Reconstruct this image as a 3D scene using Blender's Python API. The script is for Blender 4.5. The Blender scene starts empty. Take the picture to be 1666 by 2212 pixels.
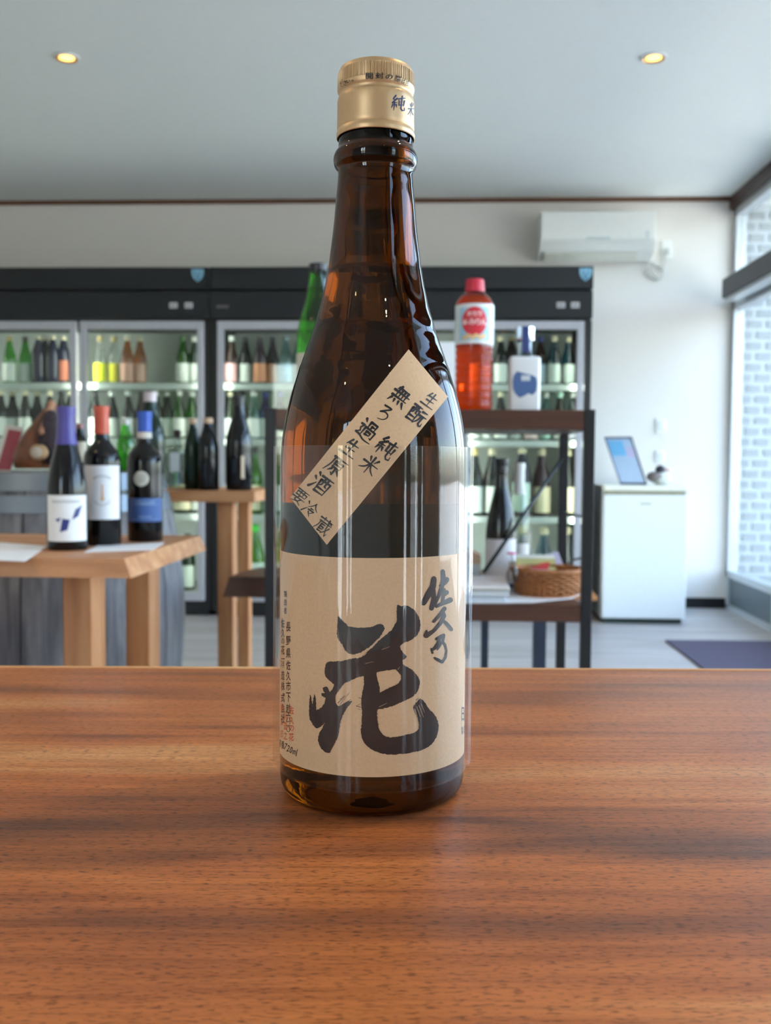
import bpy, bmesh, math, random
from mathutils import Vector, Matrix
from math import sin, cos, pi, radians, sqrt, atan2

random.seed(7)
scene = bpy.context.scene
COL = scene.collection

# ------------------------------------------------------------------ camera
W, H, FPX, EYE = 1666, 2212, 2100.0, 0.89
cam_data = bpy.data.cameras.new('camera')
cam = bpy.data.objects.new('camera', cam_data)
COL.objects.link(cam)
CAM_R = (Matrix.Rotation(radians(2.67), 3, 'Z') @ Matrix.Rotation(pi / 2 - radians(3.05), 3, 'X')
         @ Matrix.Rotation(radians(0.38), 3, 'Z'))
CAM_P = Vector((0, 0, EYE))
cam.matrix_world = Matrix.Translation(CAM_P) @ CAM_R.to_4x4()
cam_data.sensor_fit = 'HORIZONTAL'
cam_data.sensor_width = 26.0
cam_data.lens = 26.0 * FPX / W
cam_data.clip_start = 0.02
cam_data.clip_end = 200
cam_data.dof.use_dof = True
cam_data.dof.focus_distance = 0.375
cam_data.dof.aperture_fstop = 17.5
scene.camera = cam

# ------------------------------------------------------------------ world, daylight, exposure
world = bpy.data.worlds.new('sky')
scene.world = world
world.use_nodes = True
wn = world.node_tree
sky = wn.nodes.new('ShaderNodeTexSky')
sky.sky_type = 'NISHITA'
sky.sun_disc = False
sky.sun_elevation = radians(38)
sky.sun_rotation = radians(250)
sky.air_density = 1.0
sky.dust_density = 2.5
sky.ozone_density = 1.0
wn.nodes['Background'].inputs['Strength'].default_value = 2.6
hs = wn.nodes.new('ShaderNodeHueSaturation')
hs.inputs['Saturation'].default_value = 0.85
wn.links.new(sky.outputs['Color'], hs.inputs['Color'])
wn.links.new(hs.outputs['Color'], wn.nodes['Background'].inputs['Color'])
# the sun stands behind the building: it lights the paving out front but never enters the shop
sun_d = bpy.data.lights.new('sun', 'SUN')
sun_d.energy = 60.0
sun_d.angle = radians(0.6)
sun_d.color = (0.97, 0.98, 1.0)
sun = bpy.data.objects.new('sun', sun_d)
COL.objects.link(sun)
sun.rotation_euler = Vector((0.75, -0.22, -0.85)).to_track_quat('-Z', 'Y').to_euler()
scene.view_settings.view_transform = 'Standard'
scene.view_settings.look = 'None'
scene.view_settings.gamma = 1.0
scene.view_settings.use_curve_mapping = False
scene.view_settings.exposure = 0.16
LAMP_W = 34.0          # watts of one ceiling downlight
LED_STRENGTH = 30.0    # cooler strips
try:
    scene.cycles.caustics_reflective = False
    scene.cycles.caustics_refractive = False
    scene.cycles.max_bounces = 14
    scene.cycles.transmission_bounces = 12
    scene.cycles.transparent_max_bounces = 24
    scene.cycles.sample_clamp_indirect = 6.0
    scene.cycles.use_denoising = True
except Exception:
    pass

ROOM_X0, ROOM_X1, ROOM_Y0, ROOM_Y1, CEIL = -3.6, 1.80, -2.6, 6.0, 2.475
TABLE_Z = 0.752


def portal(y0, y1, z0, z1):
    ld = bpy.data.lights.new('window_portal', 'AREA')
    ld.shape = 'RECTANGLE'
    ld.size = y1 - y0
    ld.size_y = z1 - z0
    ld.cycles.is_portal = True
    o = bpy.data.objects.new('window_portal', ld)
    COL.objects.link(o)
    # the lamp looks down its local -Z: turn that towards -X (into the room)
    o.matrix_world = Matrix.Translation((ROOM_X1 + 0.05, (y0 + y1) / 2, (z0 + z1) / 2)) @ Matrix(
        ((0, 0, 1, 0), (1, 0, 0, 0), (0, 1, 0, 0), (0, 0, 0, 1)))


portal(0.35, 5.95, 0.2, 2.4)
portal(-1.30, -0.74, 0.2, 2.4)
pd = bpy.data.lights.new('window_portal', 'AREA')
pd.shape = 'RECTANGLE'
pd.size, pd.size_y = 0.86, 1.95
pd.cycles.is_portal = True
po = bpy.data.objects.new('window_portal', pd)
COL.objects.link(po)
po.location = (-1.80, ROOM_Y0 - 0.1, 1.25)
po.rotation_euler = Vector((0, 1, 0)).to_track_quat('-Z', 'Z').to_euler()


# ------------------------------------------------------------------ pixel helpers (real distance given)
def ray(px, py):
    return CAM_R @ Vector(((px - W / 2) / FPX, -(py - H / 2) / FPX, -1.0))


def at_y(px, py, Y):
    d = ray(px, py)
    return CAM_P + d * (Y / d.y)


def at_z(px, py, Z):
    d = ray(px, py)
    return CAM_P + d * ((Z - EYE) / d.z)


# ------------------------------------------------------------------ materials
def lin(c):
    r = []
    for v in c[:3]:
        v /= 255.0
        r.append(v / 12.92 if v <= 0.04045 else ((v + 0.055) / 1.055) ** 2.4)
    return (r[0], r[1], r[2], 1.0)


MATS = {}


def base_mat(name):
    m = bpy.data.materials.new(name)
    m.use_nodes = True
    MATS[name] = m
    return m, m.node_tree, m.node_tree.nodes['Principled BSDF']


def plain(name, rgb, rough=0.5, metal=0.0, var=0.06, scale=40.0, coat=0.0, bump=0.0, spec=0.5, stretch=(1, 1, 1)):
    if name in MATS:
        return MATS[name]
    m, nt, p = base_mat(name)
    p.inputs['Roughness'].default_value = rough
    p.inputs['Metallic'].default_value = metal
    p.inputs['Coat Weight'].default_value = coat
    p.inputs['Coat Roughness'].default_value = 0.08
    p.inputs['Specular IOR Level'].default_value = spec
    tc = nt.nodes.new('ShaderNodeTexCoord')
    mp = nt.nodes.new('ShaderNodeMapping')
    mp.inputs['Scale'].default_value = stretch
    nz = nt.nodes.new('ShaderNodeTexNoise')
    nz.inputs['Scale'].default_value = scale
    nz.inputs['Detail'].default_value = 4
    rp = nt.nodes.new('ShaderNodeValToRGB')
    c = lin(rgb)
    rp.color_ramp.elements[0].position = 0.3
    rp.color_ramp.elements[1].position = 0.7
    rp.color_ramp.elements[0].color = tuple(max(0, v * (1 - var)) for v in c[:3]) + (1,)
    rp.color_ramp.elements[1].color = tuple(min(1, v * (1 + var)) for v in c[:3]) + (1,)
    nt.links.new(tc.outputs['Object'], mp.inputs['Vector'])
    nt.links.new(mp.outputs['Vector'], nz.inputs['Vector'])
    nt.links.new(nz.outputs['Fac'], rp.inputs['Fac'])
    nt.links.new(rp.outputs['Color'], p.inputs['Base Color'])
    if bump > 0:
        b = nt.nodes.new('ShaderNodeBump')
        b.inputs['Strength'].default_value = bump
        b.inputs['Distance'].default_value = 0.002
        nt.links.new(nz.outputs['Fac'], b.inputs['Height'])
        nt.links.new(b.outputs['Normal'], p.inputs['Normal'])
    return m


def emit(name, rgb, strength):
    m, nt, p = base_mat(name)
    p.inputs['Base Color'].default_value = lin(rgb)
    p.inputs['Emission Color'].default_value = lin(rgb)
    p.inputs['Emission Strength'].default_value = strength
    return m


def thin_glass(name, rgb, refl=0.06, rough=0.02):
    """see-through tinted skin: straight-through tint plus a mirror coat that grows towards grazing"""
    m = bpy.data.materials.new(name)
    m.use_nodes = True
    MATS[name] = m
    nt = m.node_tree
    nt.nodes.clear()
    out = nt.nodes.new('ShaderNodeOutputMaterial')
    mix = nt.nodes.new('ShaderNodeMixShader')
    tr = nt.nodes.new('ShaderNodeBsdfTransparent')
    tr.inputs['Color'].default_value = lin(rgb)
    gl = nt.nodes.new('ShaderNodeBsdfGlossy')
    gl.inputs['Roughness'].default_value = rough
    lw = nt.nodes.new('ShaderNodeLayerWeight')
    lw.inputs['Blend'].default_value = 0.5
    pw_ = nt.nodes.new('ShaderNodeMath')
    pw_.operation = 'POWER'
    pw_.inputs[1].default_value = 5.0
    nt.links.new(lw.outputs['Facing'], pw_.inputs[0])
    mul = nt.nodes.new('ShaderNodeMath')
    mul.operation = 'MULTIPLY_ADD'
    mul.inputs[1].default_value = 0.9 - refl
    mul.inputs[2].default_value = refl
    mul.use_clamp = True
    nt.links.new(pw_.outputs['Value'], mul.inputs[0])
    nt.links.new(mul.outputs['Value'], mix.inputs['Fac'])
    nt.links.new(tr.outputs['BSDF'], mix.inputs[1])
    nt.links.new(gl.outputs['BSDF'], mix.inputs[2])
    nt.links.new(mix.outputs['Shader'], out.inputs['Surface'])
    return m


def solid_glass(name, tint, ior, wave=0.0):
    m = bpy.data.materials.new(name)
    m.use_nodes = True
    MATS[name] = m
    nt = m.node_tree
    nt.nodes.clear()
    out = nt.nodes.new('ShaderNodeOutputMaterial')
    g = nt.nodes.new('ShaderNodeBsdfRefraction')
    g.inputs['Color'].default_value = tint + (1.0,)
    g.inputs['IOR'].default_value = ior
    g.inputs['Roughness'].default_value = 0.0
    gl = nt.nodes.new('ShaderNodeBsdfGlossy')
    gl.inputs['Roughness'].default_value = 0.015
    fr = nt.nodes.new('ShaderNodeFresnel')
    fr.inputs['IOR'].default_value = ior
    mix = nt.nodes.new('ShaderNodeMixShader')
    if wave:
        # slight drawn-glass waviness running up the bottle
        tc = nt.nodes.new('ShaderNodeTexCoord')
        mp = nt.nodes.new('ShaderNodeMapping')
        mp.inputs['Scale'].default_value = (170, 170, 7)
        nz = nt.nodes.new('ShaderNodeTexNoise')
        nz.inputs['Scale'].default_value = 1.0
        nz.inputs['Detail'].default_value = 1.5
        bp = nt.nodes.new('ShaderNodeBump')
        bp.inputs['Strength'].default_value = wave
        bp.inputs['Distance'].default_value = 0.004
        nt.links.new(tc.outputs['Object'], mp.inputs['Vector'])
        nt.links.new(mp.outputs['Vector'], nz.inputs['Vector'])
        nt.links.new(nz.outputs['Fac'], bp.inputs['Height'])
        nt.links.new(bp.outputs['Normal'], g.inputs['Normal'])
    nt.links.new(fr.outputs['Fac'], mix.inputs['Fac'])
    nt.links.new(g.outputs['BSDF'], mix.inputs[1])
    nt.links.new(gl.outputs['BSDF'], mix.inputs[2])
    nt.links.new(mix.outputs['Shader'], out.inputs['Surface'])
    return m


def wood(name, stops, scale=(2.0, 22.0, 22.0), rough=0.45, coat=0.0, pores=0.35, detail=5, distort=0.6, axis_ramp=None, fine=0.0, pore_scale=None, pore_cut=(0.34, 0.47)):
    """long-grained timber, grain along local X"""
    m, nt, p = base_mat(name)
    p.inputs['Roughness'].default_value = rough
    p.inputs['Coat Weight'].default_value = coat
    p.inputs['Coat Roughness'].default_value = 0.22
    tc = nt.nodes.new('ShaderNodeTexCoord')
    mp = nt.nodes.new('ShaderNodeMapping')
    mp.inputs['Scale'].default_value = scale
    nt.links.new(tc.outputs['Object'], mp.inputs['Vector'])
    n1 = nt.nodes.new('ShaderNodeTexNoise')
    n1.inputs['Scale'].default_value = 1.0
    n1.inputs['Detail'].default_value = detail
    n1.inputs['Distortion'].default_value = distort
    nt.links.new(mp.outputs['Vector'], n1.inputs['Vector'])
    fac = n1.outputs['Fac']
    if axis_ramp:
        # broad heartwood bands that follow the width of the board, made wavy by slow noise
        sep = nt.nodes.new('ShaderNodeSeparateXYZ')
        nt.links.new(tc.outputs['Object'], sep.inputs['Vector'])
        mp2 = nt.nodes.new('ShaderNodeMapping')
        mp2.inputs['Scale'].default_value = (2.6, 6.0, 1.0)
        mp2.inputs['Rotation'].default_value = (0, 0, radians(14))
        nt.links.new(tc.outputs['Object'], mp2.inputs['Vector'])
        n2 = nt.nodes.new('ShaderNodeTexNoise')
        n2.inputs['Scale'].default_value = 1.6
        n2.inputs['Detail'].default_value = 2
        nt.links.new(mp2.outputs['Vector'], n2.inputs['Vector'])
        ma = nt.nodes.new('ShaderNodeMath')
        ma.operation = 'MULTIPLY_ADD'
        ma.inputs[1].default_value = 0.17
        nt.links.new(n2.outputs['Fac'], ma.inputs[0])
        nt.links.new(sep.outputs['Y'], ma.inputs[2])
        mr = nt.nodes.new('ShaderNodeMapRange')
        mr.inputs['From Min'].default_value = axis_ramp[0]
        mr.inputs['From Max'].default_value = axis_ramp[1]
        nt.links.new(ma.outputs['Value'], mr.inputs['Value'])
        cr = nt.nodes.new('ShaderNodeValToRGB')
        els = cr.color_ramp.elements
        while len(els) < len(axis_ramp[2]):
            els.new(0.5)
        for e, (pos, v) in zip(els, axis_ramp[2]):
            e.position = pos
            e.color = (v, v, v, 1)
        nt.links.new(mr.outputs['Result'], cr.inputs['Fac'])
        mixf = nt.nodes.new('ShaderNodeMix')
        mixf.inputs[0].default_value = 0.52
        nt.links.new(n1.outputs['Fac'], mixf.inputs[2])
        nt.links.new(cr.outputs['Color'], mixf.inputs[3])
        fac = mixf.outputs[0]
    rp = nt.nodes.new('ShaderNodeValToRGB')
    els = rp.color_ramp.elements
    while len(els) < len(stops):
        els.new(0.5)
    for e, (pos, c) in zip(els, stops):
        e.position = pos
        e.color = lin(c)
    nt.links.new(fac, rp.inputs['Fac'])
    mp3 = nt.nodes.new('ShaderNodeMapping')
    mp3.inputs['Scale'].default_value = tuple(v * s for v, s in zip(scale, (60, 26, 26))) if pore_scale is None else pore_scale
    nt.links.new(tc.outputs['Object'], mp3.inputs['Vector'])
    n3 = nt.nodes.new('ShaderNodeTexNoise')
    n3.inputs['Scale'].default_value = 1.0
    n3.inputs['Detail'].default_value = 2
    nt.links.new(mp3.outputs['Vector'], n3.inputs['Vector'])
    pr = nt.nodes.new('ShaderNodeValToRGB')
    pr.color_ramp.elements[0].position = pore_cut[0]
    pr.color_ramp.elements[1].position = pore_cut[1]
    v = 1.0 - pores
    pr.color_ramp.elements[0].color = (v, v, v, 1)
    pr.color_ramp.elements[1].color = (1, 1, 1, 1)
    nt.links.new(n3.outputs['Fac'], pr.inputs['Fac'])
    mul = nt.nodes.new('ShaderNodeMix')
    mul.data_type = 'RGBA'
    mul.blend_type = 'MULTIPLY'
    mul.inputs[0].default_value = 1.0
    nt.links.new(rp.outputs['Color'], mul.inputs[6])
    nt.links.new(pr.outputs['Color'], mul.inputs[7])
    col = mul.outputs[2]
    if fine > 0:
        # hair-fine grain lines
        mp4 = nt.nodes.new('ShaderNodeMapping')
        mp4.inputs['Scale'].default_value = (14, 420, 420)
        nt.links.new(tc.outputs['Object'], mp4.inputs['Vector'])
        n4 = nt.nodes.new('ShaderNodeTexNoise')
        n4.inputs['Scale'].default_value = 1.0
        n4.inputs['Detail'].default_value = 5
        n4.inputs['Distortion'].default_value = 0.4
        nt.links.new(mp4.outputs['Vector'], n4.inputs['Vector'])
        r4 = nt.nodes.new('ShaderNodeValToRGB')
        r4.color_ramp.elements[0].position = 0.32
        r4.color_ramp.elements[1].position = 0.62
        v = 1.0 - fine
        r4.color_ramp.elements[0].color = (v, v * .96, v * .92, 1)
        r4.color_ramp.elements[1].color = (1, 1, 1, 1)
        nt.links.new(n4.outputs['Fac'], r4.inputs['Fac'])
        m4 = nt.nodes.new('ShaderNodeMix')
        m4.data_type = 'RGBA'
        m4.blend_type = 'MULTIPLY'
        m4.inputs[0].default_value = 1.0
        nt.links.new(col, m4.inputs[6])
        nt.links.new(r4.outputs['Color'], m4.inputs[7])
        col = m4.outputs[2]
    nt.links.new(col, p.inputs['Base Color'])
    b = nt.nodes.new('ShaderNodeBump')
    b.inputs['Strength'].default_value = 0.12
    b.inputs['Distance'].default_value = 0.0006
    nt.links.new(pr.outputs['Color'], b.inputs['Height'])
    nt.links.new(b.outputs['Normal'], p.inputs['Normal'])
    return m


M_WALL = plain('wall_paper', (226, 220, 212), 0.85, var=0.02, scale=90, bump=0.08)
M_CEIL = plain('ceiling_paint', (234, 237, 233), 0.9, var=0.015, scale=60)
M_FLOOR = wood('pale_floor', [(0.25, (150, 146, 144)), (0.55, (178, 174, 172)), (0.8, (196, 192, 190))],
               scale=(1.2, 9, 9), rough=0.42, pores=0.15)
M_DARKTRIM = plain('brown_trim', (62, 38, 30), 0.45, var=0.15, scale=30)
M_SLIMTRIM = plain('picture_rail', (96, 58, 30), 0.45, var=0.15, scale=30)
M_ALU = plain('aluminium', (200, 204, 206), 0.38, 0.35, var=0.03)
M_ALUDARK = plain('grey_panel', (112, 120, 124), 0.45, 0.3, var=0.03)
M_BEAM = plain('charcoal_beam', (66, 66, 70), 0.5, 0.2, var=0.05)
M_PANE = thin_glass('window_glass', (244, 248, 248), 0.04)
M_BRICK = plain('grey_brick', (142, 148, 150), 0.8, var=0.14, scale=14, bump=0.3)
M_MORTAR = plain('mortar', (186, 192, 196), 0.9, var=0.05, scale=60)
M_PAVE = plain('paving', (150, 148, 144), 0.9, var=0.1, scale=3)
M_BLACK = plain('black_enamel', (16, 17, 19), 0.5, 0.0, var=0.08)
M_BLACK2 = plain('black_enamel_satin', (26, 28, 31), 0.5, 0.0, var=0.06, spec=0.35)
M_LINER = plain('cooler_liner', (208, 214, 210), 0.6, var=0.02)
M_DOORFRAME = plain('door_frame_alu', (172, 172, 178), 0.4, 0.2, var=0.03)
M_SHELFW = plain('cooler_shelf', (206, 214, 208), 0.5, 0.0, var=0.03)
M_COOLGLASS = thin_glass('cooler_glass', (238, 242, 239), 0.035)
M_LED = emit('led_tube', (248, 255, 246), LED_STRENGTH)
M_GLARE = emit('glare_glow', (226, 255, 232), 9.0)  # glow that imitates glare at the shelf ends, not a light fitting
M_PINE = wood('pine', [(0.2, (146, 90, 54)), (0.5, (188, 130, 86)), (0.8, (212, 162, 116))], scale=(3, 30, 30), rough=0.5, pores=0.12)
M_PINEV = wood('pine_upright', [(0.2, (146, 88, 50)), (0.5, (186, 126, 80)), (0.8, (206, 152, 104))], scale=(30, 30, 3), rough=0.5, pores=0.1)
M_WALNUT = wood('walnut', [(0.2, (48, 26, 18)), (0.55, (74, 42, 28)), (0.85, (96, 56, 36))], scale=(3, 30, 30), rough=0.4, pores=0.25)
M_STEELBLK = plain('black_steel', (20, 22, 26), 0.45, 0.2, var=0.1)
M_STAVE = wood('weathered_stave', [(0.2, (70, 70, 76)), (0.5, (112, 110, 114)), (0.8, (146, 144, 146))], scale=(40, 40, 3), rough=0.75, pores=0.3)
M_HOOP = plain('galvanised_hoop', (124, 132, 142), 0.4, 0.75, var=0.1, scale=12)
M_WHITEPL = plain('white_plastic', (232, 232, 226), 0.35, var=0.015)
M_WHITEEN = plain('white_enamel', (226, 232, 232), 0.35, var=0.015)
M_PAPER = plain('paper_white', (236, 238, 242), 0.7, var=0.02)
M_KRAFT = plain('kraft_paper', (214, 182, 146), 0.75, var=0.05, scale=900, bump=0.05)
M_INK = plain('ink_black', (26, 22, 26), 0.55, var=0.05)
M_INKB = plain('ink_brown', (52, 28, 22), 0.6, var=0.05)
M_INKR = plain('ink_red', (214, 92, 50), 0.6, var=0.05)
M_INKBLUE = plain('ink_navy', (34, 44, 92), 0.5, var=0.05)
M_AMBER = solid_glass('amber_glass', (0.28, 0.122, 0.012), 1.42, 0.10)
M_CAVITY = solid_glass('clear_inner_glass', (0.97, 0.97, 0.97), 1.42)
M_GOLD = plain('matte_gold', (198, 166, 126), 0.42, 0.6, var=0.03, scale=300)
M_FILM = thin_glass('clear_film', (252, 252, 252), 0.065, 0.012)
M_COUNTER = wood('acacia', [(0.24, (70, 40, 30)), (0.36, (122, 72, 46)), (0.47, (170, 98, 52)), (0.58, (194, 116, 60)), (0.70, (212, 150, 94))],
                 scale=(3.0, 38.0, 38.0), rough=0.40, coat=0.08, pores=0.55, detail=7, distort=0.9, fine=0.28, pore_scale=(260, 1250, 1250), pore_cut=(0.36, 0.46),
                 axis_ramp=(0.04, 0.74, [(0.0, .54), (0.16, .60), (0.30, .46), (0.38, .62), (0.44, .36), (0.49, .56), (0.54, .32),
                                         (0.61, .60), (0.67, .78), (0.73, .38), (0.78, .68), (0.84, .40), (0.90, .64), (1.0, .30)]))
MATS['acacia'].node_tree.nodes['Principled BSDF'].inputs['Specular IOR Level'].default_value = 0.28


# ------------------------------------------------------------------ geometry collector
class G:
    def __init__(self):
        self.v, self.f, self.mi = [], [], []

    def add(self, verts, faces, mi=0):
        n = len(self.v)
        self.v += [tuple(p) for p in verts]
        self.f += [tuple(i + n for i in f) for f in faces]
        self.mi += [mi] * len(faces)
        return self

    def box(self, x0, x1, y0, y1, z0, z1, bevel=0.0, segs=2, mi=0):
        if bevel <= 0:
            v = [(x, y, z) for x in (x0, x1) for y in (y0, y1) for z in (z0, z1)]
            f = [(0, 1, 3, 2), (4, 6, 7, 5), (0, 4, 5, 1), (2, 3, 7, 6), (0, 2, 6, 4), (1, 5, 7, 3)]
            return self.add(v, f, mi)
        bm = bmesh.new()
        bmesh.ops.create_cube(bm, size=1)
        for q in bm.verts:
            q.co = Vector(((x0 + x1) / 2 + q.co.x * (x1 - x0), (y0 + y1) / 2 + q.co.y * (y1 - y0), (z0 + z1) / 2 + q.co.z * (z1 - z0)))
        bmesh.ops.bevel(bm, geom=bm.edges[:], offset=bevel, segments=segs, affect='EDGES', profile=0.5)
        bm.verts.index_update()
        self.add([q.co for q in bm.verts], [[q.index for q in fc.verts] for fc in bm.faces], mi)
        bm.free()
        return self

    def lathe(self, prof, segs=24, c=(0, 0, 0), mi=0, flip=False, rfun=None):
        """prof: (r, z) from bottom to top; r=0 ends close the shape"""
        rings, verts, faces = [], [], []
        for r, z in prof:
            if r <= 1e-7:
                rings.append([len(verts)])
                verts.append((c[0], c[1], c[2] + z))
            else:
                ring = []
                for k in range(segs):
                    a = 2 * pi * k / segs
                    rr = r if rfun is None else rfun(r, z, a)
                    ring.append(len(verts))
                    verts.append((c[0] + rr * cos(a), c[1] + rr * sin(a), c[2] + z))
                rings.append(ring)
        for A, B in zip(rings, rings[1:]):
            for k in range(segs):
                k2 = (k + 1) % segs
                if len(A) == 1 and len(B) == 1:
                    continue
                if len(A) == 1:
                    faces.append((A[0], B[k2], B[k]))
                elif len(B) == 1:
                    faces.append((A[k], A[k2], B[0]))
                else:
                    faces.append((A[k], A[k2], B[k2], B[k]))
        if flip:
            faces = [tuple(reversed(f)) for f in faces]
        return self.add(verts, faces, mi)

    def tube(self, pts, r, segs=8, mi=0, closed=False):
        pts = [Vector(p) for p in pts]
        n = len(pts)
        verts, faces = [], []
        up = Vector((0, 0, 1))
        for i, p in enumerate(pts):
            a = pts[(i - 1) % n] if (closed or i > 0) else p
            b = pts[(i + 1) % n] if (closed or i < n - 1) else p
            t = (b - a).normalized()
            u = t.cross(up)
            if u.length < 1e-3:
                u = t.cross(Vector((0, 1, 0)))
            u.normalize()
            w = t.cross(u)
            rr = r[i] if isinstance(r, (list, tuple)) else r
            for k in range(segs):
                ang = 2 * pi * k / segs
                verts.append(p + u * (rr * cos(ang)) + w * (rr * sin(ang)))
        for i in range(n if closed else n - 1):
            j = (i + 1) % n
            for k in range(segs):
                k2 = (k + 1) % segs
                faces.append((i * segs + k, i * segs + k2, j * segs + k2, j * segs + k))
        if not closed:
            faces.append(tuple(range(segs)))
            faces.append(tuple((n - 1) * segs + k for k in reversed(range(segs))))
        return self.add(verts, faces, mi)

    def prism(self, poly, fn0, fn1, mi=0):
        """poly of 2-D points, fn0/fn1 map them to the two ends"""
        n = len(poly)
        v = [fn0(*p) for p in poly] + [fn1(*p) for p in poly]
        f = [tuple(range(n)), tuple(reversed(range(n, 2 * n)))]
        for k in range(n):
            k2 = (k + 1) % n
            f.append((k, k + n, k2 + n, k2))
        return self.add(v, f, mi)

    def off(self, d):
        self.v = [(a + d[0], b + d[1], c + d[2]) for a, b, c in self.v]
        return self


def mesh(g, name, mats, smooth=None, recalc=True):
    me = bpy.data.meshes.new(name)
    me.from_pydata(g.v, [], g.f)
    if not isinstance(mats, (list, tuple)):
        mats = [mats]
    for m in mats:
        me.materials.append(m)
    if any(g.mi):
        me.polygons.foreach_set('material_index', g.mi)
    if recalc:
        bm = bmesh.new()
        bm.from_mesh(me)
        bmesh.ops.recalc_face_normals(bm, faces=bm.faces[:])
        bm.to_mesh(me)
        bm.free()
    if smooth:
        me.polygons.foreach_set('use_smooth', [True] * len(me.polygons))
        if smooth != True:
            me.set_sharp_from_angle(angle=radians(smooth))
    me.update()
    return me


def obj(name, g, mats, parent=None, smooth=None, recalc=True, loc=None):
    me = g if isinstance(g, bpy.types.Mesh) else mesh(g, name, mats, smooth, recalc)
    o = bpy.data.objects.new(name, me)
    COL.objects.link(o)
    if parent is not None:
        o.parent = parent
    if loc is not None:
        o.location = loc
    return o


def tag(o, label, cat, group=None):
    o['label'] = label
    o['category'] = cat
    if group:
        o['group'] = group
    return o


def thing(name, label, cat, loc=(0, 0, 0), rz=0.0, group=None):
    o = bpy.data.objects.new(name, None)
    o.empty_display_size = 0.05
    COL.objects.link(o)
    o.location = loc
    o.rotation_euler = (0, 0, rz)
    return tag(o, label, cat, group)


def struct(name, g, m, parent=None, smooth=None, label=None):
    o = obj(name, g, m, parent, smooth)
    o['kind'] = 'structure'
    if label:
        o['label'] = label
    return o


def spline(pts, n=6):
    """Catmull-Rom through 2-D or 3-D points"""
    out = []
    P = [Vector(p) for p in pts]
    for i in range(len(P) - 1):
        p0, p1, p2, p3 = P[max(i - 1, 0)], P[i], P[i + 1], P[min(i + 2, len(P) - 1)]
        for k in range(n):
            t = k / n
            out.append(0.5 * ((2 * p1) + (p2 - p0) * t + (2 * p0 - 5 * p1 + 4 * p2 - p3) * t * t + (3 * p1 - p0 - 3 * p2 + p3) * t ** 3))
    out.append(P[-1])
    return out


# ------------------------------------------------------------------ lettering
GLYPH = {}


def glyph(ch):
    """outline of one character in the built-in font, centred on its own box, height about 1"""
    if ch in GLYPH:
        return GLYPH[ch]
    cu = bpy.data.curves.new('glyph', 'FONT')
    cu.body = ch
    cu.size = 1.0
    cu.resolution_u = 3
    cu.offset = 0.014
    ob = bpy.data.objects.new('glyph', cu)
    COL.objects.link(ob)
    dg = bpy.context.evaluated_depsgraph_get()
    me = bpy.data.meshes.new_from_object(ob.evaluated_get(dg))
    v = [(p.co.x, p.co.y) for p in me.vertices]
    f = [tuple(p.vertices) for p in me.polygons]
    bpy.data.objects.remove(ob)
    bpy.data.meshes.remove(me)
    if v:
        x0, x1 = min(p[0] for p in v), max(p[0] for p in v)
        y0, y1 = min(p[1] for p in v), max(p[1] for p in v)
        w, h = max(x1 - x0, 1e-6), max(y1 - y0, 1e-6)
    else:
        x0 = y0 = 0
        w = h = 1
    GLYPH[ch] = ([((a - x0) / w - 0.5, 0.5 - (b - y0) / h) for a, b in v], f, w, h)
    return GLYPH[ch]


def put_glyph(g, ch, cx, cy, w, h, fn, ang=0.0, mi=0):
    """draw ch in a w x h box about (cx, cy) (y down) and carry it to 3-D with fn"""
    v, f, _, _ = glyph(ch)
    ca, sa = cos(ang), sin(ang)
    g.add([fn(cx + a * w * ca - b * h * sa, cy + a * w * sa + b * h * ca) for a, b in v], f, mi)


def put_text(g, s, x, y, h, fn, mi=0, gap=0.12, align=0.5):
    """one line of text, (x, y) its centre, y down in fn's plane"""
    items, tot = [], 0
    for ch in s:
        if ch == ' ':
            items.append((ch, 0.35 * h))
            tot += 0.35 * h
            continue
        _, _, w, hh = glyph(ch)
        sc = h / 0.72
        items.append((ch, w * sc))
        tot += w * sc + gap * h
    cx = x - tot * align
    for ch, w in items:
        if ch == ' ':
            cx += w
            continue
        _, _, _, hh = glyph(ch)
        hpx = min(hh * h / 0.72, h * 1.1)
        put_glyph(g, ch, cx + w / 2, y + (h - hpx) / 2 * 0.9, w, hpx, fn, 0, mi)
        cx += w + gap * h


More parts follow.
